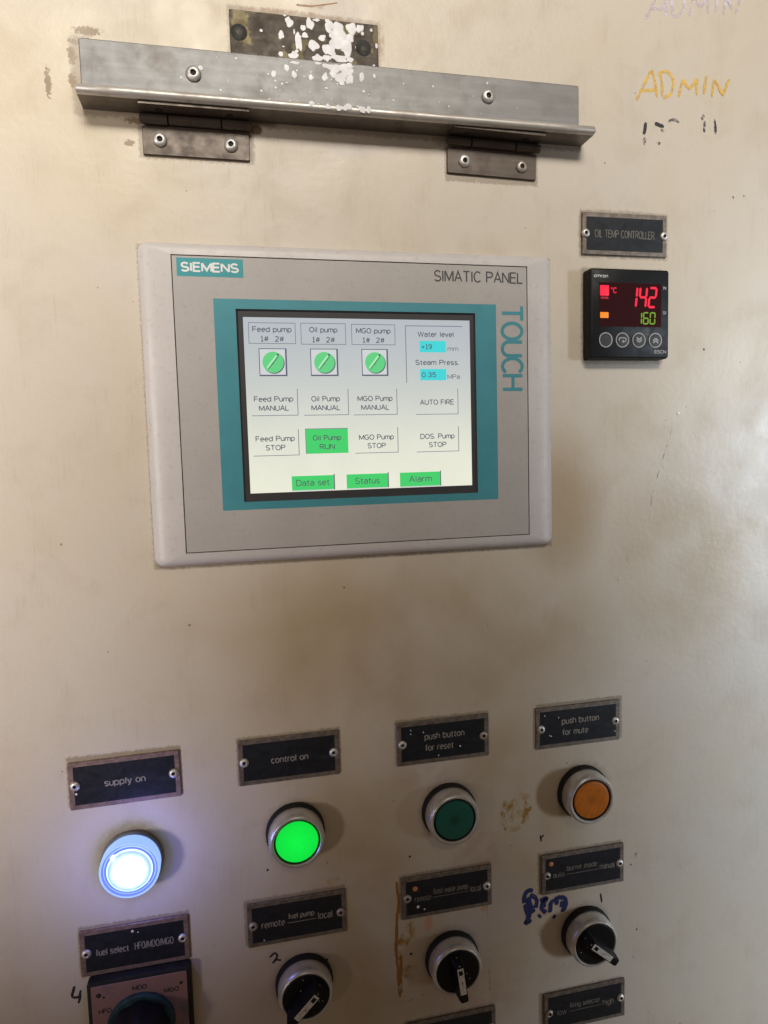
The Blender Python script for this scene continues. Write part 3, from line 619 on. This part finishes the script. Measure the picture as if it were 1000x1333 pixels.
nameplate(COLX[3] + 1.5, PLATE_Z[1] + .2, 'plate reading auto burner mode manual, with an orange pink spot', [('auto', -19.6, -12.2, -2.4, 3.4, .006), ('burner mode', -10.8, 9.0, .6, 3.4, .006), ('manual', 10.4, 20.2, -2.0, 3.8, .004)], under=(-11.2, 9.8, -1.4), ink='letter_dim', worn=(1, 0), spots=[(-20.6, 6.4, 1.4, OR), (-20.3, 6.2, .7, PKS)])
nameplate(COLX[3] + 2.4, PLATE_Z[2] - .2, 'plate reading low firing selector high at the bottom edge', [('low', -18.2, -12.2, -2.6, 3.8, .006), ('firing selector', -10.2, 9.9, .6, 3.4, .006), ('high', 11.4, 19.0, -2.4, 4.0, .004)], under=(-10.6, 10.6, -1.4), ink='letter_dim', worn=(1, 0))
nameplate(COLX[2] + 1.8, PLATE_Z[2] - .4, 'cut-off black plate at the bottom edge under the feed water pump selector', None, worn=(1, 1))

# ------------------------------------------------------------------ buttons and lamps
def collar_and_ring(t, face_r, bezel='chrome', top=12.2):
    q = MB(); q.lathe(0, 0, [(15.6, 0), (15.6, 2.6), (15.1, 3.4), (14.0, 3.6)], M['rubber'], 56, cap=False); q.build('collar', t)
    q = MB(); q.lathe(0, 0, [(14.5, 3.4), (14.6, 4.0), (14.6, 9.4), (14.45, 10.6), (13.9, 11.7), (13.2, top), (face_r + .5, top - .1), (face_r + .15, top - .5), (face_r + .1, top - 2.6)], M[bezel], 64, cap=False); q.build('bezel_ring', t)

def lens_mat(name, col, dark, emis=None, strength=0.0):
    mt, nt, b = new_mat(name)
    v = coords(nt)
    n = noise(nt, v, 0.35, 4, 0.6)
    nt.links.new(mix(nt, ramp(nt, n, 0.35, 0.7), col, tuple(x * .8 for x in col)), b.inputs['Base Color'])
    b.inputs['Roughness'].default_value = 0.34
    r = node(nt, 'ShaderNodeVectorMath', {0: v, 1: (1, 0, 1)}, operation='MULTIPLY').outputs[0]
    r = node(nt, 'ShaderNodeVectorMath', {0: r}, operation='LENGTH').outputs['Value']
    if dark:                                 # colour darkens towards the lens centre
        c = mix(nt, ramp(nt, n, 0.35, 0.7), col, tuple(x * .8 for x in col))
        nt.links.new(mix(nt, mth(nt, 'MULTIPLY', ramp(nt, mth(nt, 'ADD', r, mth(nt, 'MULTIPLY', n, 3.0)), 6.5, 1.0), dark), c, tuple(x * .3 for x in col)), b.inputs['Base Color'])
    if emis:
        b.inputs['Emission Color'].default_value = (*emis, 1)
        nt.links.new(mth(nt, 'MULTIPLY', node(nt, 'ShaderNodeMapRange', {0: mth(nt, 'ADD', r, mth(nt, 'MULTIPLY', n, 8.0)), 1: 3.0, 2: 15.0, 3: 1.1, 4: 0.86}).outputs[0], strength), b.inputs['Emission Strength'])
    return mt
def push_button(cx, cz, label, lens, cap=11.6, rim=None):
    t = thing('push_button', label, 'push button', cx, cz, 'round push buttons with metal rings')
    collar_and_ring(t, 11.9)
    q = MB()
    q.lathe(0, 0, [(11.95, 8.6), (11.95, 11.2), (11.3, 11.6), (11.0, 11.3)], rim or M['black_gloss'], 56, cap=False); q.build('lens_rim', t)
    q = MB(); q.lathe(0, 0, [(11.0, 11.2), (10.7, cap + .1), (9.6, cap + .35), (6, cap + .15), (2, cap), (0.8, cap)], lens, 56); q.build('lens', t)
    return t
green_rim = simple('dark_green_rim', (0.004, 0.05, 0.018), 0.4)
push_button(-42.5, -224.3, 'lit bright green push button under the control on plate', lens_mat('lit_green_lens', (0.005, 0.10, 0.02), None, (0.001, 0.86, 0.055), 0.98), rim=green_rim)
push_button(43.0, -225.0, 'unlit dark green push button under the push button for reset plate', lens_mat('green_lens', (0.004, 0.115, 0.085), 0.75))
push_button(124.8, -225.1, 'unlit orange push button under the push button for mute plate', lens_mat('orange_lens', (0.60, 0.17, 0.012), 0.35))

t = thing('indicator_lamp', 'glowing blue white indicator lamp under the supply on plate', 'indicator lamp', -124.9, -226.6)
q = MB(); q.lathe(0, 0, [(14.9, 0), (14.9, 2.2), (14.3, 2.8), (12.5, 2.8)], simple('grey_blue_collar', (0.16, 0.16, 0.20), 0.5, var=0.2), 56, cap=False); q.build('collar', t)
blue_glass, nt, b = new_mat('blue_lit_glass')
b.inputs['Base Color'].default_value = (0.03, 0.05, 0.30, 1); b.inputs['Roughness'].default_value = 0.12
b.inputs['Emission Color'].default_value = (0.16, 0.24, 0.90, 1); b.inputs['Emission Strength'].default_value = 0.9
edge_glass = emit('lens_edge', (0.36, 0.54, 1.0), 1.0, (0.05, 0.08, 0.3), 0.1)
side_glass = emit('lit_side_glass', (0.34, 0.56, 1.0), .95, (0.05, 0.08, 0.3), 0.15)
halo = emit('lamp_core_edge', (0.45, 0.68, 1.0), 2.0, (0.3, 0.4, 0.8), 0.2)
core, nt, b = new_mat('lamp_core')
v = coords(nt)
r = node(nt, 'ShaderNodeVectorMath', {0: node(nt, 'ShaderNodeVectorMath', {0: v, 1: (1, 0, 1)}, operation='MULTIPLY').outputs[0]}, operation='LENGTH').outputs['Value']
f = ramp(nt, mth(nt, 'ADD', r, mth(nt, 'MULTIPLY', noise(nt, v, 0.25, 3), 2.0)), 6.0, 11.6)      # bulb behind a ribbed lens: hot centre, bluer rim
b.inputs['Base Color'].default_value = (0.03, 0.035, 0.06, 1); b.inputs['Roughness'].default_value = 0.25
nt.links.new(mix(nt, f, (0.90, 1.0, 1.0), (0.42, 0.66, 1.0)), b.inputs['Emission Color'])
rib = mth(nt, 'MULTIPLY', mth(nt, 'SINE', mth(nt, 'MULTIPLY', r, 5.2)), 0.06)
nt.links.new(mth(nt, 'ADD', node(nt, 'ShaderNodeMapRange', {0: f, 1: 0.0, 2: 1.0, 3: 2.2, 4: 0.95}).outputs[0], rib), b.inputs['Emission Strength'])
q = MB(); q.lathe(0, 0, [(13.7, 2.6), (14.3, 4.5), (14.4, 8.6), (14.3, 10.6)], side_glass, 64, cap=False)
q.lathe(0, 0, [(14.3, 10.6), (14.0, 11.1), (13.6, 11.2), (13.3, 10.9)], edge_glass, 64, cap=False)
q.lathe(0, 0, [(13.3, 10.9), (13.0, 10.0), (12.5, 10.0)], blue_glass, 64, cap=False)
q.lathe(0, 0, [(12.5, 10.0), (12.3, 10.5), (11.9, 10.5)], edge_glass, 64, cap=False)
q.lathe(0, 0, [(11.9, 10.5), (11.5, 10.3), (10.9, 10.6)], blue_glass, 64, cap=False); q.build('lens_cap', t)
q = MB(); q.lathe(0, 0, [(10.9, 10.6), (10.3, 11.1)], halo, 56, cap=False); q.lathe(0, 0, [(10.3, 11.1), (9.4, 11.6), (6.5, 12.2), (3, 12.5), (.8, 12.5)], core, 56); q.build('lit_lens', t)
ld = bpy.data.lights.new('lamp_glow', 'POINT'); ld.energy = 0.052; ld.color = (0.22, 0.26, 1.0); ld.shadow_soft_size = 0.008
lo = bpy.data.objects.new('lamp_glow', ld); scene.collection.objects.link(lo); lo.parent = t; lo.location = (0, -0.030, 0)

# ------------------------------------------------------------------ selector switches
def selector(cx, cz, label, ang):
    """ang: direction the pointer end looks to, degrees from +x"""
    t = thing('selector_switch', label, 'selector switch', cx, cz, 'round selector switches with lever handles')
    collar_and_ring(t, 12.2)
    q = MB(); q.lathe(0, 0, [(12.25, 9.5), (12.2, 11.4), (11.6, 11.9), (6, 11.9), (.8, 11.9)], M['black_gloss'], 56); q.build('dial_face', t)
    a = math.radians(ang); ca, sa = math.cos(a), math.sin(a)
    def pt(u, w, h): return (u * ca - w * sa, h, u * sa + w * ca)
    q = MB(); loops = []
    for u0, u1, hw, h in ((-10.4, 11.0, 3.8, 11.6), (-9.8, 12.4, 3.2, 14), (-8.4, 13.6, 2.5, 17), (-7.5, 13.6, 2.25, 18.3), (-7.1, 13.3, 2.0, 18.5)):
        c_ = .8
        loops.append([pt(*p, h) for p in ((u0 + c_, -hw), (u1 - c_, -hw), (u1, -hw + c_), (u1, hw - c_), (u1 - c_, hw), (u0 + c_, hw), (u0, hw - c_), (u0, -hw + c_))])
    q.loft(loops, M['black_gloss'])
    hd = q.build('lever_handle', t)
    q = MB(); q.add([pt(-6.9, -1.75, 18.58), pt(8.6, -1.75, 18.58), pt(8.6, 1.75, 18.58), pt(-6.9, 1.75, 18.58)], [(0, 1, 2, 3)], M['silver_label'])
    q.add([pt(-5.6, -1.1, 18.66), pt(-3.0, -1.1, 18.66), pt(-3.0, 1.1, 18.66), pt(-5.6, 1.1, 18.66)], [(0, 1, 2, 3)], M['black_gloss'])
    q.add([pt(0.4, -.35, 18.66), pt(1.4, -.2, 18.66), pt(3.6, .5, 18.66), pt(1.6, .3, 18.66)], [(0, 1, 2, 3)], M['hole'])
    q.build('pointer_strip', hd)
    q = MB(); q.add([pt(-10.0, -.45, 13.6), pt(-7.7, -.6, 18.2), pt(-7.7, .6, 18.2), pt(-10.0, .45, 13.6)], [(0, 1, 2, 3)], M['letter']); q.build('pointer_strip', hd)
    for k in range(6):
        r, th = random.uniform(4.5, 10.5), random.uniform(0, 6.28)
        if abs(r * math.sin(th - a)) < 3.6: continue
        q = MB(); q.lathe(r * math.cos(th), r * math.sin(th), [(.35, 11.92), (.2, 12.05)], M['grey_ink'], 8); q.build('paint_spot', t)
    return t
selector(-40.9, -310.0, 'fuel pump selector switch with its lever pointing to lower left', 224)
selector(43.0, -312.5, 'feed water pump selector switch with its lever pointing straight down', 277)
selector(126.8, -312.4, 'burner mode selector switch with its lever pointing to lower right', 319)

# ------------------------------------------------------------------ square fuel rotary switch
t = thing('rotary_switch', 'square rotary switch with worn reddish face and black knob at bottom left', 'rotary switch', -124.4, -311.2)
q = MB(); q.rrect(0, 0, 50.4, 51, [(0, 0), (0, 4.6), (.4, 5.3), (1.2, 5.6), (2.0, 5.6)], 2.2, M['rubber']); q.build('housing', t)
q = MB(); q.rrect(0, 0, 46.4, 47, [(0, 5.5), (0.05, 5.9), (0.2, 6.0)], 1.0, M['copper_plate']); q.build('dial_plate', t)
q = MB()
q.text('HFO', -20.0, -14.0, 8.6, 2.6, 6.1, M['dial_ink'], .45); q.text('MDO', -3.6, 3.4, 18.0, 2.6, 6.1, M['dial_ink'], .45); q.text('MGO', 11.6, 19.0, 13.6, 2.6, 6.1, M['dial_ink'], .45)
q.build('lettering', t)
for x, z, r in ((-19.6, 18.6, 1.3), (20.2, 17.6, .9), (-17.3, 17.2, .6)):
    q = MB(); q.lathe(x, z, [(r, 6.02), (r * .8, 6.25), (.2, 6.3)], M['hole'], 12); q.build('plate_screw', t)
q = MB()
q.lathe(0, 0, [(16.6, 5.9), (16.4, 7.6), (15.6, 8.4)], M['dial_skirt'], 48)
prof = ((13.6, 8.2), (13.4, 13.0), (13.0, 20.0), (12.4, 22.0), (10.8, 23.2))
loops = []
for r, h in prof:
    loops.append([((r * (1 + .045 * math.cos(8 * a))) * math.cos(a), h, (r * (1 + .045 * math.cos(8 * a))) * math.sin(a)) for a in [2 * math.pi * k / 64 for k in range(64)]])
q.loft(loops, M['black_gloss']); q.build('knob', t)

# ------------------------------------------------------------------ touch panel
t = thing('touch_panel', 'light grey operator touch panel with teal frame and lit screen', 'touch panel', 0, 0)
q = MB()
q.rrect(0, 0, 212, 156, [(0, 0, 0), (0, 0, 1.6), (.5, .3, 2.8), (1.6, .8, 4.0), (3.4, 1.6, 5.0), (6.0, 2.6, 5.7), (9.5, 4.0, 6.1), (15.3, 6.4, 6.25),
    (15.32, 6.42, 5.5), (15.8, 6.9, 5.5), (15.82, 6.92, 6.2)], 4.5, M['housing'], cap=False, seg=8)
o = q.build('housing', t, angle=40)
o.data.materials.append(M['groove'])
for p in o.data.polygons:
    if max(abs(o.data.vertices[i].co.y) for i in p.vertices) < 6.23 * S and abs(p.center.x) < 90.75 * S and abs(p.center.z) < 71.7 * S: p.material_index = 1

FX, FZ, TE, BL, SC = 90.2, 71.1, (-72.0, 72.8, -51.3, 51.5), (-61.6, 61.2, -47.4, 46.8), (-58.3, 58.3, -43.3, 43.1)
q = MB()
q.frame((-FX, FX, -FZ, FZ), TE, 6.2, 6.2, M['foil']); q.build('front_foil', t)
q = MB(); q.frame(TE, BL, 6.2, 6.2, M['teal']); q.build('teal_frame', t)
q = MB(); q.frame(BL, (BL[0] + .9, BL[1] - .9, BL[2] + .9, BL[3] - .9), 6.2, 5.4, M['bezel']); q.frame((BL[0] + .9, BL[1] - .9, BL[2] + .9, BL[3] - .9), SC, 5.4, 5.3, M['bezel']); q.build('display_bezel', t)
q = MB(); q.rect(-88.2, -57.2, 61.6, 70.2, 6.27, M['logo_teal'])
q.text('SIEMENS', -86.3, -59.2, 63.6, 4.7, 6.34, M['white_ink'], .92); q.build('logo_label', t)
q = MB(); q.text('SIMATIC PANEL', 39.2, 88.2, 62.4, 5.9, 6.27, M['dark_ink'], .72); q.build('lettering', t)
q = MB(); q.text('TOUCH', 75.2, 75.2 + 45.4, 51.7, 13.0, 6.27, M['teal'], 1.8, rot=1, gap=.12); q.build('lettering', t)

def screen_mat():
    mt, nt, b = new_mat('lit_screen')
    v = coords(nt)
    z = node(nt, 'ShaderNodeSeparateXYZ', {0: v}).outputs[2]
    c = mix(nt, ramp(nt, z, -45, 45), (0.82, 0.825, 0.68), (0.45, 0.49, 0.525))      # viewing-angle falloff of the display, painted into its glow
    c = mix(nt, mth(nt, 'MULTIPLY', ramp(nt, noise(nt, v, 0.05, 5, 0.65), 0.3, 0.75), 0.10), c, (0.40, 0.42, 0.40))
    b.inputs['Base Color'].default_value = (.02, .02, .02, 1); b.inputs['Roughness'].default_value = .3
    nt.links.new(c, b.inputs['Emission Color']); b.inputs['Emission Strength'].default_value = 1.0
    return mt
U = dict(bg=screen_mat(), ink=emit('screen_dark', (0.085, 0.085, 0.12)), ink2=emit('screen_grey', (0.18, 0.18, 0.24)), hi=emit('screen_white', (0.62, 0.64, 0.65)), green=emit('screen_green', (0.055, 0.62, 0.15)), knob=emit('screen_knob_green', (0.12, 0.62, 0.22)),
         knobhi=emit('screen_pale_green', (0.42, 0.85, 0.45)), cyan=emit('screen_cyan', (0.05, 0.66, 0.68)), shade=emit('screen_shade', (0.10, 0.10, 0.16)))
q = MB(); q.rect(*SC, 5.3, U['bg']); q.rect(23.5, 54.3, 39.8, 40.2, 5.36, U['ink2']); q.rect(23.3, 23.7, 11.0, 40.2, 5.36, U['ink2'])
scr = q.build('display_screen', t)
H1, H2 = 5.42, 5.50
def lines(q, txt, cx, zs, ht, cw, mat):
    for s, z in zip(txt, zs):
        w = cw * len(s) if isinstance(cw, (int, float)) else cw[txt.index(s)]
        q.text(s, cx - w / 2, cx + w / 2, z - ht / 2, ht, H2, mat, .40)
def caption(x0, x1, z0, z1, a, aw):
    q = MB(); q.outline(x0, x1, z0, z1, .32, H1, U['ink2'])
    lines(q, [a, '1#  2#'], (x0 + x1) / 2, (z1 - 3.3, z0 + 2.4), 2.75, (aw, 11.6), U['ink']); q.build('screen_caption', scr)
caption(-56.0, -32.9, 30.3, 40.6, 'Feed pump', 19.2); caption(-30.4, -7.6, 30.1, 40.7, 'Oil pump', 14.2); caption(-4.8, 18.0, 30.1, 40.5, 'MGO pump', 18.0)
for x0, x1 in ((-51.4, -37.7), (-26.0, -12.0), (0.1, 13.9)):
    q = MB(); cx, cz = (x0 + x1) / 2, 21.3
    q.rect(x0, x1, 14.5, 28.1, 5.36, U['shade']); q.rect(x0 + .4, x1 - .8, 15.2, 27.7, H1, U['hi'])
    def disc(r, dx, dz, h, mt): q.poly([(cx + dx + r * math.cos(a * .19635), cz + dz + r * math.sin(a * .19635)) for a in range(32)], h, mt)
    disc(5.3, .35, -.35, 5.46, U['shade']); disc(5.2, 0, 0, H2, U['knob'])
    q.stroke([(cx - 3.2, cz - 3.0), (cx + 2.0, cz + 3.6)], .8, 5.54, U['knobhi'], 0); q.stroke([(cx - 2.6, cz - 3.6), (cx + 2.9, cz + 3.2)], .4, 5.53, U['shade'], 0)
    disc(.55, 2.4, 3.7, 5.56, U['ink']); disc(.3, .2, -.9, 5.56, U['ink2'])
    q.build('pump_symbol', scr)
def sbutton(cx, x0, x1, z0, z1, txt, ws, zs, green=False, ht=2.75):
    q = MB()
    if green:
        q.rect(x0, x1, z0, z1, H1, U['green'])
        if green == 1: q.rect(x0, x1, z1, z1 + .35, H1, U['ink2']); q.rect(x0 - .35, x0, z0, z1 + .35, H1, U['ink2'])
        else: q.rect(x1, x1 + .5, z0 - .2, z1 + .5, H1, U['shade']); q.rect(x0, x1, z0 - .45, z0, H1, U['hi'])
    else:
        q.rect(x0, x1 - .38, z0 + .34, z1, 5.36, U['bg']); q.rect(x1 - .36, x1, z0, z1, H1, U['ink2']); q.rect(x0, x1 - .36, z0, z0 + .32, H1, U['ink2'])
    lines(q, txt, cx, zs, ht, ws, U['ink']); return q.build('on_screen_button', scr)
sbutton(-45.0, -56.0, -33.0, -5.0, 8.2, ['Feed Pump', 'MANUAL'], (19.4, 14.8), (3.3, -1.2))
sbutton(-19.0, -30.2, -7.3, -5.1, 8.1, ['Oil Pump', 'MANUAL'], (14.6, 14.8), (3.2, -1.3))
sbutton(6.5, -4.7, 18.2, -5.3, 8.0, ['MGO Pump', 'MANUAL'], (18.4, 14.8), (3.1, -1.4))
sbutton(39.6, 28.0, 51.3, -5.5, 7.8, ['AUTO FIRE'], (18.6,), (0.9,))
sbutton(-45.0, -56.1, -33.2, -24.9, -11.8, ['Feed Pump', 'STOP'], (19.4, 9.8), (-16.3, -20.8))
sbutton(-19.0, -29.6, -8.2, -24.3, -12.0, ['Oil Pump', 'RUN'], (14.6, 7.8), (-16.4, -20.9), 1)
sbutton(6.7, -4.6, 18.2, -24.8, -11.7, ['MGO Pump', 'STOP'], (18.4, 9.6), (-16.6, -21.0))
sbutton(39.5, 28.0, 51.3, -25.0, -11.9, ['DOS. Pump', 'STOP'], (18.8, 9.6), (-16.8, -21.2))
sbutton(-26.9, -37.6, -16.2, -42.6, -35.4, ['Data set'], (17.0,), (-38.9,), 2, 3.3)
sbutton(1.3, -9.6, 12.1, -42.6, -35.4, ['Status'], (13.0,), (-38.9,), 2, 3.3)
sbutton(29.6, 18.6, 40.5, -42.7, -35.4, ['Alarm'], (12.4,), (-38.9,), 2, 3.3)
for cx, ws, z0, head, val, unit, ux in ((39.6, 19.4, 34.4, 'Water level', '+19', 'mm', (45.9, 51.8)), (40.2, 23.6, 20.0, 'Steam Press.', '0.35', 'MPa', (45.5, 52.4))):
    q = MB(); q.text(head, cx - ws / 2, cx + ws / 2, z0, 2.75, H2, U['ink'], .40)
    q.rect(30.8, 45.0, z0 - 7.8, z0 - 2.0, H1, U['cyan']); q.text(val, 31.6, 31.6 + 1.95 * len(val), z0 - 6.3, 2.7, H2, U['ink'], .40)
    q.text(unit, ux[0], ux[1], z0 - 7.2, 2.5, H2, U['ink2'], .36); q.build('screen_readout', scr)

# ------------------------------------------------------------------ temperature controller
t = thing('temperature_controller', 'small square black digital temperature controller with red and green readout', 'controller', 150.5, 47.6)
q = MB(); q.rrect(0, 0, 48, 48.4, [(0, 0), (0, 6.6), (.3, 7.6), (1.0, 8.0)], 1.6, M['black_gloss']); q.build('housing', t)
glass = simple('dark_window', (0.035, 0.007, 0.010), 0.15)
q = MB(); q.rect(-19.0, 19.0, -7.0, 16.5, 8.06, glass); win = q.build('display_window', t)
LR = emit('led_red', (1.0, 0.012, 0.055), 1.0); LG = emit('led_green', (0.16, 0.34, 0.015), 1.0); LO = emit('led_orange', (1.0, 0.27, 0.01), 1.0); LRd = emit('led_red_dim', (0.35, 0.005, 0.02), 1.0)
SEG = {'0': 'abcdef', '1': 'bc', '2': 'abged', '4': 'fgbc', '6': 'afgedc'}
def digits(q, s, x1, z0, w, hh, gap, th, h, mat, slant):
    x = x1 - len(s) * w - (len(s) - 1) * gap
    for ch in s:
        def P(u, z): return (x + u + slant * z, z0 + z)
        c = th * .3; g = .12
        for sg in SEG[ch]:
            if sg in 'agd':
                zc = {'a': hh - th / 2, 'g': hh / 2, 'd': th / 2}[sg]
                q.poly([P(c + g, zc), P(c + g + th / 2, zc + th / 2), P(w - c - g - th / 2, zc + th / 2), P(w - c - g, zc), P(w - c - g - th / 2, zc - th / 2), P(c + g + th / 2, zc - th / 2)], h, mat)
            else:
                xc = w - th / 2 if sg in 'bc' else th / 2
                za, zb = (hh / 2 + g, hh - c - g) if sg in 'bf' else (c + g, hh / 2 - g)
                q.poly([P(xc, za), P(xc + th / 2, za + th / 2), P(xc + th / 2, zb - th / 2), P(xc, zb), P(xc - th / 2, zb - th / 2), P(xc - th / 2, za + th / 2)], h, mat)
        x += w + gap
q = MB(); digits(q, '142', 15.6, 3.2, 5.3, 11.6, 0.6, 1.3, 8.14, LR, .10); q.build('red_digits', win)
q = MB(); digits(q, '160', 15.2, -5.6, 3.6, 6.7, .5, .75, 8.14, LG, .05); q.build('green_digits', win)
q = MB(); q.rrect(-15.7, 12.2, 5.4, 5.6, [(0, 8.12), (.1, 8.14)], .5, LR); q.rrect(-15.7, 8.3, 4.6, 1.2, [(0, 8.12), (.1, 8.14)], .4, LRd); q.build('red_indicator', win)
q = MB(); q.rrect(-15.8, -.9, 5.0, 3.1, [(0, 8.12), (.1, 8.14)], .3, LO); q.build('orange_indicator', win)
q = MB(); q.text('C', -10.6, -8.4, 10.8, 3.2, 8.14, LR, .5); q.outline(-11.8, -10.9, 13.0, 13.9, .25, 8.14, LR); q.build('unit_symbol', win)
q = MB(); q.text('omron', -22.0, -13.6, 19.0, 1.9, 8.08, M['white_ink'], .27); q.build('lettering', t)
q = MB(); q.text('PV', 20.1, 22.2, 13.2, 1.9, 8.08, M['grey_ink'], .28); q.text('SV', 20.1, 22.2, 0.0, 1.9, 8.08, M['grey_ink'], .28); q.build('lettering', t)
q = MB(); q.text('E5CN', 15.0, 22.2, -21.4, 1.9, 8.08, M['grey_ink'], .3); q.build('lettering', t)
for k, x in enumerate((-15.0, -4.9, 5.2, 15.4)):
    q = MB(); q.lathe(x, -14.2, [(4.05, 8.02), (4.05, 8.3), (3.55, 8.3), (3.5, 8.1)], M['grey_ink'], 36, cap=False)
    q.lathe(x, -14.2, [(3.5, 8.1), (3.3, 8.35), (1, 8.4)], simple('controller_key', (0.035, 0.035, 0.037), 0.4), 30)
    if k == 1:
        q.stroke([(x - 1.9, -14.6), (x - 2.1, -13.6), (x - 1.3, -13.1), (x + 1.3, -13.1), (x + 2.1, -13.7), (x + 1.6, -14.9), (x + .4, -15.0)], .5, 8.46, M['grey_ink'], 0)
        q.poly([(x - .6, -15.0), (x + .6, -14.1), (x + .6, -15.9)], 8.47, M['grey_ink'])
    if k >= 2:
        sg = -1 if k == 2 else 1
        for d in (.55, -.75): q.stroke([(x - 1.6, -14.2 + sg * (d - .8)), (x, -14.2 + sg * (d + .55))], .7, 8.46, M['grey_ink'], 0); q.stroke([(x, -14.2 + sg * (d + .55)), (x + 1.6, -14.2 + sg * (d - .8))], .7, 8.47, M['grey_ink'], 0)
    q.build('key', t)
